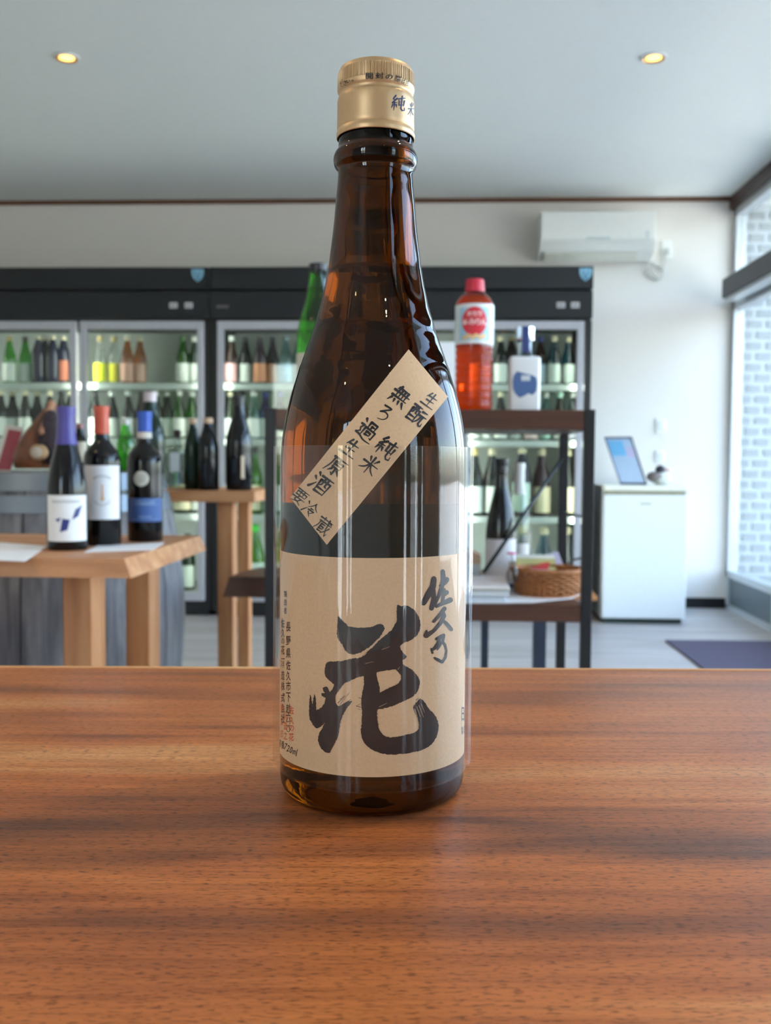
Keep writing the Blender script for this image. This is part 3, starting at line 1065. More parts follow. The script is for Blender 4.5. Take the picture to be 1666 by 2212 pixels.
for ch, x, y, w, h in [('日', 1000.5, 1542.5, 5.5, 30), ('本', 1005.2, 1540, 3, 30), ('製', 999, 1578, 3.5, 17), ('造', 1003, 1575.5, 3, 17)]:
    put_glyph(g, ch, x, y, w, h, fnL)
obj('lettering', g, M_INK, front, recalc=False)
g = G()
for s, x, ys, w in [('佐久の花', 629.5, [1534, 1556, 1573, 1592], 11), ('酒造之', 617, [1545, 1568, 1589], 8), ('株式印', 609, [1528, 1558, 1586], 5)]:
    for ch, y in zip(s, ys):
        put_glyph(g, ch, x, y, w, 18 if ch != 'の' else 13, fnL)
obj('lettering', g, M_INKR, front, recalc=False)

# clear plastic sleeve, pressed flat so that it creases left and right
sv, sf = [], []
NS, NR = 480, 6
for j in range(NR + 1):
    zz = 0.0105 + (0.1435 - 0.0105) * j / NR
    flare = 0.0002 * (1 - j / NR)
    for k in range(NS):
        a = 2 * pi * k / NS
        e = min(abs((a - PHI) % (2 * pi) - q) for q in (pi / 2, 3 * pi / 2))
        R = 0.0393 + flare + 0.0025 * math.exp(-e / 0.10)
        if e > 1.0:
            R += 0.00010 * sin(a * 23 + j * 0.25) + 0.00006 * sin(a * 51 + 1.3) + 0.00003 * sin(a * 87 + j * .2)
        sv.append((R * cos(a), R * sin(a), zz))
for j in range(NR):
    for k in range(NS):
        k2 = (k + 1) % NS
        sf.append((j * NS + k, j * NS + k2, (j + 1) * NS + k2, (j + 1) * NS + k))
sleeve = obj('plastic_sleeve', G().add(sv, sf), M_FILM, smooth=30, loc=(BX, BY, TABLE_Z))
tag(sleeve, 'clear plastic film sleeve slipped around the lower half of the sake bottle', 'sleeve')

# ================================================================== BOTTLE KINDS FOR THE BACKGROUND
SHAPES = {
    'sake': [(0, .004), (.9, 0), (1, .02), (1, .48), (.98, .53), (.90, .60), (.76, .67), (.60, .74), (.49, .81), (.43, .88), (.40, .93), (.40, .985), (0, .985)],
    'bordeaux': [(0, .004), (.94, 0), (1, .015), (1, .60), (.98, .635), (.88, .675), (.66, .71), (.46, .74), (.39, .77), (.375, .95), (.40, .955), (.40, .985), (0, .985)],
    'burgundy': [(0, .004), (.94, 0), (1, .02), (1, .40), (.97, .46), (.88, .54), (.72, .63), (.56, .71), (.45, .78), (.40, .86), (.38, .95), (.43, .957), (.43, .985), (0, .985)],
    'stubby': [(0, .004), (.92, 0), (1, .02), (1, .56), (.96, .63), (.82, .72), (.62, .80), (.48, .87), (.42, .93), (.42, .985), (0, .985)],
}
CAPZ = {'sake': (.90, .41), 'bordeaux': (.70, .42), 'burgundy': (.74, .44), 'stubby': (.93, .44)}


def glass_mat(key):
    pal = {'green': (126, 204, 96), 'lime': (150, 200, 60), 'teal': (70, 168, 186), 'clear': (236, 240, 236), 'amberclear': (214, 160, 60), 'yellow': (232, 226, 90), 'paleblue': (190, 224, 226), 'blue': (44, 70, 200)}
    dark = {'dark': (22, 28, 26), 'darkgreen': (18, 40, 26), 'navy': (30, 34, 54), 'brown': (44, 26, 18), 'black': (14, 15, 17), 'plum': (48, 34, 44)}
    n = 'bottle_' + key
    if n in MATS:
        return MATS[n]
    if key in pal:
        return thin_glass(n, pal[key], 0.06, 0.03)
    return plain(n, dark[key], 0.14, var=0.05, spec=0.4)


def paint(rgb, rough=0.45):
    return plain('paint_%d_%d_%d' % rgb, rgb, rough, var=0.03)


MESHC = {}


def bottle_parts(root, shape, R, Hh, glassk, capc, labc, lab_z=(.10, .40), lab_w=1.25, segs=24, capz=None, caprough=0.4, band=None, bandz=None):
    key = (shape, R, Hh, glassk)
    if key not in MESHC:
        MESHC[key] = mesh(G().lathe([(r * R, z * Hh) for r, z in SHAPES[shape]], segs), 'glass_body', glass_mat(glassk), smooth=50)
    obj('glass_body', MESHC[key], None, root)
    z0, cr = CAPZ[shape]
    if capz is not None:
        z0 = capz
    if capc:
        key = (shape, R, Hh, 'cap', capc, z0)
        if key not in MESHC:
            prof = [(0, z0)] if False else []
            body = [(r, z) for r, z in SHAPES[shape]]

            def rr(t):
                for (a, za), (b, zb) in zip(body, body[1:]):
                    if za <= t <= zb and zb > za:
                        return a + (b - a) * (t - za) / (zb - za)
                return .4
            zs = [z0 + (1.0 - z0) * k / 8 for k in range(9)]
            prof = [((rr(min(q, .98)) + .03) * R, q * Hh) for q in zs] + [(0, 1.0 * Hh)]
            MESHC[key] = mesh(G().lathe(prof, segs), 'cap', paint(capc, caprough), smooth=40)
        obj('cap', MESHC[key], None, root)
    out = None
    if labc:
        key = (R, Hh, 'label', labc, lab_z, lab_w)
        if key not in MESHC:
            v, f = [], []
            n = 12
            for j, zz in enumerate((lab_z[0] * Hh, lab_z[1] * Hh)):
                for i in range(n + 1):
                    a = -pi / 2 - lab_w + 2 * lab_w * i / n
                    v.append(((R * 1.012) * cos(a), (R * 1.012) * sin(a), zz))
            for i in range(n):
                f.append((i, i + 1, i + n + 2, i + n + 1))
            MESHC[key] = mesh(G().add(v, f), 'label', paint(labc, .6), smooth=True, recalc=False)
        out = obj('label', MESHC[key], None, root)
    if band:
        key = (R, Hh, 'band', band, bandz)
        if key not in MESHC:
            MESHC[key] = mesh(G().lathe([(R * 1.02, bandz[0] * Hh), (R * 1.02, bandz[1] * Hh)], segs), 'label', paint(band, .6), smooth=True)
        obj('label', MESHC[key], None, root)
    return out


ORD = ['first', 'second', 'third', 'fourth', 'fifth', 'sixth', 'seventh', 'eighth', 'ninth', 'tenth']

# ================================================================== THE COOLERS
CY0, CY1 = 5.40, 5.97
CTOP = 1.952
SHELF_Z = [1.312, 1.000, 0.575, 0.13]


def shield(g, cx, cz, w, h, y0, y1):
    poly = [(-.5, .5), (-.25, .44), (0, .5), (.25, .44), (.5, .5), (.5, .1), (.36, -.22), (0, -.5), (-.36, -.22), (-.5, .1)]
    g.prism([(cx + a * w, cz + b * h) for a, b in poly], lambda a, b: (a, y0, b), lambda a, b: (a, y1, b))


def cooler(x0, x1, doors, label, emblem_x, plates, name_x, glares):
    c = thing('display_cooler', label, 'cooler', (x0, CY0, 0))
    w, d = x1 - x0, CY1 - CY0
    t = 0.035
    g = G()
    g.box(0, t, 0.02, d, 0.05, 1.66)
    g.box(w - t, w, 0.02, d, 0.05, 1.66)
    g.box(0, w, 0.05, d, 1.66, 1.80)
    g.box(0, w, 0.03, d, 0.03, 0.12)
    obj('cabinet', g, M_BLACK, c)
    obj('back_liner', G().box(t, w - t, d - 0.03, d, 0.12, 1.66), M_LINER, c)
    obj('plinth', G().box(0.02, w - 0.02, 0.05, d, 0, 0.05), M_BLACK, c)
    fp = obj('control_fascia', G().box(0, w, 0, d, 1.672, 1.822, 0.004), M_BLACK2, c)
    tp = obj('top_fascia', G().box(0, w, -0.008, d, 1.830, CTOP, 0.004), M_BLACK2, c)
    g = G()
    shield(g, emblem_x - x0, 1.905, 0.066, 0.072, -0.013, -0.0085)
    e = obj('emblem', g, paint((130, 178, 200)), tp)
    g = G()
    for s in (-1, 1):
        g.prism([(emblem_x - x0 + s * q, zz) for q, zz in ((.020, 1.925), (.012, 1.925), (.0, 1.885), (.004, 1.875))], lambda a, b: (a, -.0165, b), lambda a, b: (a, -.0135, b))
    obj('emblem', g, paint((70, 120, 150)), tp)
    for px in plates:
        g = G().box(px - x0 - 0.022, px - x0 + 0.022, -0.004, -0.001, 1.727, 1.757)
        pl = obj('nameplate', g, paint((196, 192, 194)), fp)
        g = G()
        for q in range(3):
            g.box(px - x0 - 0.016 + q * 0.011, px - x0 - 0.008 + q * 0.011, -0.0055, -0.0041, 1.735, 1.748)
        obj('print_mark', g, paint((120, 116, 120)), fp)
    if name_x is not None:
        g = G()
        for q in range(5):
            g.box(name_x - x0 - 0.035 + q * 0.014, name_x - x0 - 0.025 + q * 0.014, -0.003, -0.001, 1.728, 1.742)
        obj('lettering', g, paint((110, 104, 104)), fp)
    for zz in SHELF_Z:
        g = G().box(t, w - t, 0.07, d - 0.03, zz - 0.012, zz)
        g.box(t, w - t, 0.055, 0.07, zz - 0.030, zz + 0.004)
        obj('shelf', g, M_SHELFW, c)
    for i, (dx0, dx1) in enumerate(doors):
        a, b = dx0 - x0, dx1 - x0
        dr = obj('door', G().box(a, a + .036, -0.012, 0.02, 0.09, 1.655, .003).box(b - .036, b, -0.012, 0.02, 0.09, 1.655, .003)
                 .box(a + .036, b - .036, -0.012, 0.02, 1.61, 1.655, .003).box(a + .036, b - .036, -0.012, 0.02, 0.09, 0.14, .003), M_DOORFRAME, c)
        obj('pane', G().box(a + .036, b - .036, 0.002, 0.006, 0.14, 1.61), M_COOLGLASS, dr)
    # LED tubes clipped to the inside of the door posts, throwing their light inwards
    for dx0, dx1 in doors:
        for xx in (dx0 - x0 + .018, dx1 - x0 - .018):
            obj('led_tube', G().box(xx - .006, xx + .006, 0.022, 0.034, 0.16, 1.60, 0.003), M_LED, c)
    for xx, zz in glares:
        obj('bracket_glare', G().box(xx - x0 - .009, xx - x0 + .009, 0.038, 0.054, zz - .028, zz + .002, .004), M_GLARE, c)  # no lamp: glowing block painting the tubes' glare on a shelf bracket
    return c


XR0, XR1 = -1.236, 0.873
XL1 = XR0 - 0.006


def fx(px, y=692):
    return at_y(px, y, CY0).x


right_doors = [(fx(470), fx(731)), (fx(738), fx(995)), (fx(1002), fx(1262))]
left_doors = [(fx(-356), fx(-98)), (fx(-92), fx(165)), (fx(174), fx(440))]
cooler(XR0, XR1, right_doors, 'black three-door glass display cooler behind the large sake bottle', at_y(1265, 592, CY0).x, [at_y(1212, 660, CY0).x, at_y(1243, 660, CY0).x], at_y(482, 665, CY0).x,
       [(at_y(497, 838, CY0 + .05).x, SHELF_Z[0]), (at_y(1237, 832, CY0 + .05).x, SHELF_Z[0]), (at_y(1238, 955, CY0 + .05).x, SHELF_Z[1]), (at_y(1235, 1122, CY0 + .05).x, SHELF_Z[2])])
cooler(XL1 - 2.109, XL1, left_doors, 'black glass-door display cooler on the left behind the wine bottles', at_y(428, 593, CY0).x, [at_y(375, 661, CY0).x, at_y(408, 661, CY0).x], None, [(at_y(205, 834, CY0 + .05).x, SHELF_Z[0])])
pst = obj('door_poster', G().box(-0.065, 0.065, -0.001, 0.001, -0.24, 0.24), M_PAPER, loc=(at_y(957, 830, CY0).x, CY0 - 0.0145, 1.30))
tag(pst, 'plain white paper sheet taped to the cooler door beside the red-capped bottle', 'poster')

SHELF_NAMES = ['top', 'second', 'third', 'bottom']
KN = {'dark': 'dark', 'darkgreen': 'dark green', 'green': 'green', 'navy': 'navy', 'brown': 'brown', 'teal': 'teal', 'clear': 'clear', 'amberclear': 'amber', 'yellow': 'yellow', 'paleblue': 'pale blue', 'blue': 'blue', 'lime': 'lime green', 'plum': 'plum', 'black': 'black'}
WHITE, CREAM, GOLD, PALE = (226, 232, 224), (222, 214, 180), (196, 176, 120), (200, 214, 206)


def row_of_bottles(shelf, door_name, items):
    """items: (photo x, glass, cap colour, label colour, [scale])"""
    for n, it in enumerate(items):
        px, gk, cc, lc = it[:4]
        sc = it[4] if len(it) > 4 else 1.0
        big = shelf >= 2
        R, Hh = (0.052, 0.385) if big else (0.038, 0.276)
        R, Hh = R * sc, Hh * sc
        Y = CY0 + 0.075 + R + 0.02 + (0.03 if n % 2 else 0.0)
        zz = SHELF_Z[shelf]
        x = at_y(px, 1000, Y).x
        lab = '%s bottle, %s from left on the %s shelf, %s cooler door' % (KN[gk], ORD[n], SHELF_NAMES[shelf], door_name)
        r = thing('sake_bottle', lab, 'bottle', (x, Y, zz), random.uniform(-.25, .25), 'bottles in the glass-door coolers')
        shp = 'sake' if gk not in ('navy', 'black') else 'stubby'
        bottle_parts(r, shp, round(R, 4), round(Hh, 4), gk, cc, lc, (.06, .44) if gk != 'navy' else (.08, .5), segs=18)


DARKCAP, BLUECAP = (40, 40, 46), (60, 70, 150)
row_of_bottles(0, 'leftmost', [(24, 'green', GOLD, WHITE), (58, 'green', (90, 70, 60), WHITE), (86, 'navy', CREAM, None), (101, 'navy', CREAM, None), (117, 'navy', CREAM, None), (140, 'navy', CREAM, (190, 110, 84))])
row_of_bottles(1, 'leftmost', [(4, 'dark', CREAM, WHITE), (29, 'dark', CREAM, WHITE), (56, 'dark', CREAM, WHITE), (82, 'dark', CREAM, None), (109, 'dark', CREAM, WHITE), (134, 'dark', DARKCAP, None), (154, 'dark', CREAM, None)])
row_of_bottles(0, 'second', [(219, 'clear', GOLD, (238, 240, 50)), (249, 'clear', GOLD, (226, 220, 60)), (277, 'amberclear', CREAM, (222, 170, 150)), (304, 'amberclear', CREAM, (226, 180, 160)), (396, 'green', (70, 110, 60), WHITE), (421, 'darkgreen', WHITE, WHITE)])
row_of_bottles(1, 'second', [(206, 'dark', DARKCAP, WHITE), (243, 'dark', WHITE, WHITE), (278, 'dark', WHITE, WHITE), (306, 'brown', DARKCAP, CREAM), (338, 'darkgreen', WHITE, PALE), (362, 'dark', WHITE, WHITE), (388, 'green', WHITE, WHITE), (416, 'green', WHITE, WHITE)])
row_of_bottles(2, 'second', [(205, 'dark', DARKCAP, WHITE), (250, 'green', WHITE, WHITE), (300, 'dark', DARKCAP, WHITE), (352, 'dark', WHITE, WHITE), (395, 'darkgreen', WHITE, CREAM), (428, 'dark', WHITE, WHITE, .9)])
row_of_bottles(3, 'second', [(330, 'dark', DARKCAP, PALE), (405, 'darkgreen', DARKCAP, PALE, .85)])
row_of_bottles(0, 'third', [(501, 'brown', WHITE, (250, 190, 190)), (531, 'dark', DARKCAP, WHITE), (562, 'plum', DARKCAP, (222, 150, 110)), (589, 'plum', DARKCAP, (224, 160, 120)), (617, 'paleblue', (110, 140, 140), (150, 190, 214)), (644, 'paleblue', WHITE, WHITE), (675, 'green', WHITE, CREAM), (705, 'dark', DARKCAP, WHITE)])
row_of_bottles(1, 'third', [(498, 'lime', CREAM, WHITE), (521, 'black', DARKCAP, None), (548, 'paleblue', WHITE, WHITE), (574, 'blue', (36, 52, 150), WHITE), (604, 'blue', (80, 84, 160), WHITE), (634, 'plum', (84, 70, 130), WHITE), (668, 'dark', DARKCAP, WHITE), (700, 'green', WHITE, WHITE)])
row_of_bottles(2, 'third', [(500, 'clear', CREAM, WHITE), (548, 'lime', DARKCAP, CREAM), (602, 'green', WHITE, WHITE), (655, 'dark', DARKCAP, WHITE), (702, 'clear', CREAM, WHITE)])
row_of_bottles(3, 'third', [(552, 'lime', (60, 200, 60), PALE), (610, 'green', WHITE, PALE)])
row_of_bottles(0, 'fourth', [(762, 'dark', DARKCAP, WHITE), (795, 'brown', GOLD, CREAM), (830, 'dark', DARKCAP, WHITE), (866, 'green', WHITE, WHITE), (905, 'clear', GOLD, CREAM)])
row_of_bottles(1, 'fourth', [(760, 'dark', DARKCAP, WHITE), (800, 'clear', GOLD, CREAM), (840, 'dark', WHITE, WHITE), (880, 'brown', GOLD, CREAM)])
row_of_bottles(0, 'rightmost', [(1022, 'dark', DARKCAP, WHITE), (1050, 'dark', GOLD, WHITE), (1079, 'dark', CREAM, WHITE), (1102, 'black', GOLD, (150, 120, 90)), (1133, 'dark', DARKCAP, WHITE), (1164, 'brown', BLUECAP, (206, 222, 230)), (1194, 'teal', CREAM, PALE), (1224, 'teal', CREAM, PALE)])
row_of_bottles(1, 'rightmost', [(1022, 'clear', CREAM, WHITE), (1050, 'clear', CREAM, WHITE), (1080, 'dark', CREAM, WHITE), (1112, 'clear', WHITE, WHITE), (1146, 'plum', WHITE, (226, 200, 196)), (1178, 'paleblue', WHITE, (180, 222, 206)), (1208, 'dark', (180, 220, 200), WHITE), (1236, 'paleblue', WHITE, (206, 206, 220))])
row_of_bottles(2, 'rightmost', [(1025, 'dark', GOLD, WHITE), (1063, 'dark', CREAM, WHITE), (1128, 'navy', CREAM, (196, 220, 210)), (1170, 'plum', CREAM, CREAM), (1226, 'dark', CREAM, CREAM)])
row_of_bottles(3, 'rightmost', [(1075, 'teal', CREAM, PALE), (1133, 'teal', CREAM, WHITE), (1178, 'teal', CREAM, WHITE), (1228, 'clear', CREAM, WHITE)])

# ================================================================== AIR CONDITIONER, SWITCHES, MINI FRIDGE, MAT
AY = 5.78
a0, a1 = at_y(1169, 457, AY), at_y(1416, 553, AY)
ac = thing('air_conditioner', 'white wall-mounted air conditioner above the cooler, near the ceiling', 'air conditioner', ((a0.x + a1.x) / 2, ROOM_Y1, a1.z))
hw, hh = (a1.x - a0.x) / 2, a0.z - a1.z
prof = [(0, 0.015), (-0.10, 0.0), (-0.17, 0.035), (-0.215, 0.085), (-0.225, 0.13), (-0.222, hh - 0.01), (-0.21, hh), (0, hh)]
obj('casing', G().prism(prof, lambda a, b: (-hw, a, b), lambda a, b: (hw, a, b)), M_WHITEPL, ac)
obj('front_panel', G().box(-hw + .003, hw - .003, -0.232, -0.224, 0.092, hh - .004, .003), M_WHITEPL, ac)
obj('louvre', G().prism([(-.105, -.006), (-.175, .030), (-.178, .026), (-.108, -.010)], lambda a, b: (-hw + .03, a, b), lambda a, b: (hw - .09, a, b)), plain('louvre_white', (222, 222, 208), .4), ac)
obj('display_strip', G().box(-0.07, 0.07, -0.2335, -0.2315, 0.094, 0.108), paint((196, 206, 206)), ac)
obj('sticker', G().box(hw - .062, hw - .040, -0.2335, -0.2315, 0.10, 0.14), paint((206, 214, 212)), ac)
# socket and the coiled flex beside it
sock = at_y(1440, 540, ROOM_Y1)
so = thing('wall_socket', 'white wall socket with plug beside the air conditioner', 'socket', sock)
obj('plate', G().box(-.03, .03, -.01, 0, -.055, .055, .003), M_WHITEPL, so)
obj('plug', G().box(-.014, .014, -.04, -.01, -.03, .005, .004), paint((206, 206, 200)), so)
pts = [(1438, 545), (1437, 562), (1432, 585), (1420, 575), (1404, 566), (1398, 583), (1408, 600), (1424, 604), (1434, 590), (1424, 573), (1408, 583), (1416, 598), (1432, 600)]
g = G().tube(spline([at_y(x, y, ROOM_Y1 - 0.012 - 0.004 * (k % 3)) for k, (x, y) in enumerate(pts)], 6), 0.0045, 6)
tag(obj('power_cable', g, paint((206, 204, 196)), smooth=True), 'pale looped power cable hanging under the wall socket', 'cable')

for (px, py, w, h, nm, lab, cat) in [(1427, 920, .058, .092, 'light_switch', 'white light switch plate on the wall above the small fridge', 'switch'),
                                     (1426, 986, .056, .074, 'power_outlet', 'white power outlet on the wall just above the small fridge top', 'outlet')]:
    p = at_y(px, py, ROOM_Y1)
    t = thing(nm, lab, cat, p)
    obj('plate', G().box(-w / 2, w / 2, -.009, 0, -h / 2, h / 2, .002), M_WHITEPL, t)
    obj('rocker', G().box(-w * .25, w * .25, -.013, -.009, -h * .32, h * .32, .002), plain('rocker_white', (214, 218, 222), .4), t)

fl, frr = at_z(1303, 1350, 0), at_z(1483, 1348, 0)
FY = 5.36
f0, f1 = at_y(1303, 1200, FY), at_y(1484, 1200, FY)
fh = at_y(1390, 1049, FY).z
mf = thing('mini_fridge', 'small white fridge standing against the back wall by the window', 'fridge', ((f0.x + f1.x) / 2, FY, 0))
hw = (f1.x - f0.x) / 2
obj('cabinet', G().box(-hw, hw, 0.05, 0.55, 0.02, fh - 0.02, .004), M_WHITEEN, mf)
obj('top_cover', G().box(-hw - .002, hw + .002, 0.0, 0.55, fh - 0.03, fh, .006), plain('ivory_enamel', (232, 232, 214), .35), mf)
dr = obj('door', G().box(-hw, hw, 0.0, 0.046, 0.03, fh - 0.052, .006), M_WHITEEN, mf)
obj('door_gap', G().box(-hw + .01, hw - .01, 0.012, 0.05, fh - .056, fh - .028), plain('gasket', (150, 146, 120), .6), mf)
obj('badge', G().box(-.03, .03, -.0015, -.0002, fh - .105, fh - .093), paint((190, 188, 160)), dr)
obj('base', G().box(-hw + .015, hw - .015, 0.03, 0.53, 0, 0.03), plain('fridge_foot', (40, 60, 50), .6), mf)

# framed print leaning back on the fridge, seen slightly from its side
P = [at_y(1341, 1040, 5.56), at_y(1399, 1038, 5.50), at_y(1366, 945, 5.66), at_y(1306, 946, 5.72)]
for q in P[:2]:
    q.z = fh
nrm = (P[1] - P[0]).cross(P[3] - P[0]).normalized()
ps = thing('framed_print', 'pale blue framed print tilted on top of the small fridge', 'picture', P[0])


def onframe(u, v, d):
    a = P[0].lerp(P[1], u)
    b = P[3].lerp(P[2], u)
    return tuple(a.lerp(b, v) + nrm * d - P[0])


def slab(u0, u1, v0, v1, d0, d1):
    c = [(u0, v0), (u1, v0), (u1, v1), (u0, v1)]
    return G().prism(c, lambda u, v: onframe(u, v, d0), lambda u, v: onframe(u, v, d1))


g = slab(0, .045, 0, 1, 0, .012)
for q in (slab(.955, 1, 0, 1, 0, .012), slab(.045, .955, 0, .03, 0, .012), slab(.045, .955, .97, 1, 0, .012)):
    g.add(q.v, q.f)
obj('frame', g, paint((84, 90, 120)), ps)
pr = obj('print', slab(.045, .955, .03, .97, .002, .007), paint((196, 222, 250)), ps)
obj('print_block', slab(.08, .60, .60, .92, .0072, .0085), paint((130, 206, 255)), pr)
obj('print_block', slab(.62, .90, .56, .78, .0072, .0085), paint((214, 212, 246)), pr)
# the leaning print's rear strut
obj('easel_strut', G().tube([onframe(.5, .7, -.002), tuple(Vector(onframe(.5, 0, 0)) + Vector((0, .17, 0)))], .004, 6), paint((70, 74, 90)), ps)

q = at_y(1424, 1041, 5.52)
fg = thing('figurine', 'small grey and white animal figurine beside the framed blue print', 'figurine', (q.x, 5.52, fh), 0.2)


def blob(rx, ry, rz, c, n=14):
    bm = bmesh.new()
    bmesh.ops.create_uvsphere(bm, u_segments=n, v_segments=n - 4, radius=1)
    bm.verts.index_update()
    g = G().add([(v.co.x * rx + c[0], v.co.y * ry + c[1], v.co.z * rz + c[2]) for v in bm.verts], [[v.index for v in fc.verts] for fc in bm.faces])
    bm.free()
    return g


obj('body', blob(.062, .045, .042, (.012, 0, .040)), paint((196, 196, 190), .7), fg, smooth=True)
obj('back_patch', blob(.050, .047, .030, (-.024, 0, .046)), paint((120, 112, 108), .7), fg, smooth=True)
obj('head', blob(.028, .026, .024, (.0, -.012, .088)), paint((40, 42, 48), .6), fg, smooth=True)
obj('snout', blob(.030, .016, .012, (.040, -.012, .086)), paint((200, 170, 160), .6), fg, smooth=True)

mc = [at_z(1438, 1383, 0.006), at_z(1760, 1388, 0.006)]
m0, m1 = mc[0], at_z(1527, 1450, 0.006)
dirn = (m1 - m0)
g = G()
wv = Vector((0.55, 0.012, 0))
quad = [m0, m0 + dirn * 2.2, m0 + dirn * 2.2 + wv, m0 + wv]
g.prism([(p.x - m0.x, p.y - m0.y) for p in quad], lambda a, b: (a, b, 0), lambda a, b: (a, b, 0.009))
tag(obj('door_mat', g, plain('mat_fibre', (84, 78, 96), .95, var=.2, scale=220, bump=.6), loc=(m0.x, m0.y, 0)), 'dark purple-grey entrance mat on the pale floor', 'mat')


# ================================================================== CEILING DOWNLIGHTS
def downlight(x, y, label):
    t = thing('ceiling_downlight', label, 'light', (x, y, CEIL), 0, 'round recessed ceiling downlights')
    obj('trim_ring', G().lathe([(.040, -.002), (.043, -.007), (.052, -.005), (.053, -.0005), (.040, -.0005)], 32), M_WHITEPL, t, smooth=40)
    obj('reflector', G().lathe([(.0425, -.0065), (.040, -.0045), (.0395, -.003), (.0, -.0028)], 32), plain('brass_reflector', (216, 160, 80), .3, .6), t, smooth=True)
    obj('bulb', G().lathe([(0, -.0042), (.02, -.0040), (.029, -.0034), (.030, -.003)], 24), MATS['bulb_glow'], t, smooth=True)
    ld = bpy.data.lights.new('downlight_beam', 'SPOT')
    ld.energy = LAMP_W
    ld.color = (1.0, 0.72, 0.42)
    ld.spot_size = radians(120)
    ld.spot_blend = 0.8
    ld.shadow_soft_size = 0.04
    lo = bpy.data.objects.new('downlight_beam', ld)
    COL.objects.link(lo)
    lo.parent = t
    lo.location = (0, 0, -0.02)


emit('bulb_glow', (255, 196, 100), 4.0)
c1, c2 = at_z(144, 124, CEIL), at_z(1413, 124, CEIL)
dx = c2.x - c1.x
downlight(c1.x, c1.y, 'glowing warm round downlight in the ceiling on the left')
downlight(c2.x, c2.y, 'glowing warm round downlight in the ceiling on the right')
for yy in (0.9, -1.2):
    where = 'above the near table' if yy > 0 else 'behind the viewer'
    downlight(c1.x, yy, 'warm round downlight in the ceiling %s on the left' % where)
    downlight(c2.x, yy, 'warm round downlight in the ceiling %s on the right' % where)

# ================================================================== WINE TABLE ON THE LEFT
WTZ = 0.712
wa = at_z(268, 1207, WTZ)
wb = at_z(433, 1157, WTZ)
wt = thing('wine_table', 'thick pale pine table on the left carrying three wine bottles', 'table', (wa.x, wa.y, 0))
poly = [(0, 0), (wb.x - wa.x, wb.y - wa.y), (-1.5, wb.y - wa.y - .01), (-1.5, -0.03), (-.75, -.015), (-.4, .0)]
ctr = (-.6, .25)
g = G()
n = len(poly)
lo = [(a + (.012 if i == 0 else 0), b - (.0 if i else .004), WTZ - .034) for i, (a, b) in enumerate(poly)]
g.prism(poly, lambda a, b: (a, b, WTZ), lambda a, b: (a + (.014 if abs(a) < .2 else 0), b + (-.006 if b < .1 else 0), WTZ - .034))
obj('tabletop', g, M_PINE, wt)
for (xa, xb, dep) in [(135, 198, 1.93), (271, 323, 2.16), (-420, -357, 1.93), (-300, -250, 2.16)]:
    pa, pb = at_y(xa, 1300, dep), at_y(xb, 1300, dep)
    obj('leg', G().box(pa.x - wa.x, pb.x - wa.x, dep - wa.y, dep - wa.y + 0.085, 0, WTZ - 0.0345, .003), M_PINEV, wt)


def stand_on(px, py, Z, R):
    """centre of a round base of radius R whose front edge shows at (px, py)"""
    p = at_z(px, py, Z)
    d = Vector((p.x, p.y, 0)).normalized()
    return Vector((p.x, p.y, 0)) + d * R + Vector((0, 0, Z))


def local_label_fn(R, xc=0.0):
    """(arc metres, height) on a bottle front of radius R; arc runs left to right"""
    def fn(u, v):
        a = -pi / 2 + u / R
        return (R * cos(a), R * sin(a), v)
    return fn


def face_cam(p):
    return atan2(p.y, p.x) - pi / 2


# A: burgundy bottle, purple capsule
R = 0.0385
p = stand_on(146, 1190, WTZ, R)
Hb = (1186 - 867) / FPX * (p.y - R) * 1.0
ba = thing('wine_bottle', 'dark wine bottle with purple capsule and white label with blue shapes', 'bottle', p, face_cam(p), 'wine bottles on the pine table')
lb = bottle_parts(ba, 'burgundy', R, round(Hb, 4), 'black', (74, 66, 140), (226, 228, 230), (.065, .385), 1.15, 40, capz=.735)
fnA = local_label_fn(R * 1.02)
g = G()
for poly in [[(-.024, .060), (-.012, .064), (-.016, .055)], [(-.014, .036), (.000, .040), (.005, .060), (-.009, .062)], [(.009, .060), (.022, .066), (.031, .088), (.016, .080)]]:
    fill_poly(g, poly, fnA, .004)
obj('print_shape', g, paint((36, 48, 118)), lb, recalc=False)
g = G()
for k in range(14):
    g.add([fnA(-.030 + k * .004, .093), fnA(-.0275 + k * .004, .093), fnA(-.0275 + k * .004, .0965), fnA(-.030 + k * .004, .0965)], [(0, 1, 2, 3)])
obj('print_mark', g, paint((150, 150, 154)), lb, recalc=False)

# B: bordeaux bottle, orange capsule
R = 0.0375
p = stand_on(222, 1180, WTZ, R)
Hb = (1177 - 868) / FPX * (p.y - R)
bb = thing('wine_bottle', 'dark wine bottle with orange-red capsule and large white label', 'bottle', p, face_cam(p), 'wine bottles on the pine table')
lb = bottle_parts(bb, 'bordeaux', R, round(Hb, 4), 'black', (196, 84, 60), (228, 230, 236), (.19, .575), 1.1, 40, capz=.80)
fnB = local_label_fn(R * 1.02)
g = G()
for k in range(9):
    a = -0.9 + k * .225
    u, v2 = .021 * sin(a), .128 + .012 * cos(a)
    g.add([fnB(u - .0015, v2), fnB(u + .0015, v2), fnB(u + .0015, v2 + .004), fnB(u - .0015, v2 + .004)], [(0, 1, 2, 3)])
    a = pi - 0.9 + k * .225
    u, v2 = .018 * sin(a), .100 + .018 * cos(a)
    g.add([fnB(u - .0012, v2), fnB(u + .0012, v2), fnB(u + .0012, v2 + .003), fnB(u - .0012, v2 + .003)], [(0, 1, 2, 3)])
obj('print_mark', g, paint((170, 168, 172)), lb, recalc=False)
g = G()
fill_poly(g, [(-.0035, .094), (0, .091), (.0035, .094), (.002, .103), (.0015, .125), (-.0015, .125), (-.002, .103)], fnB, .004)
obj('print_shape', g, paint((214, 172, 130)), lb, recalc=False)

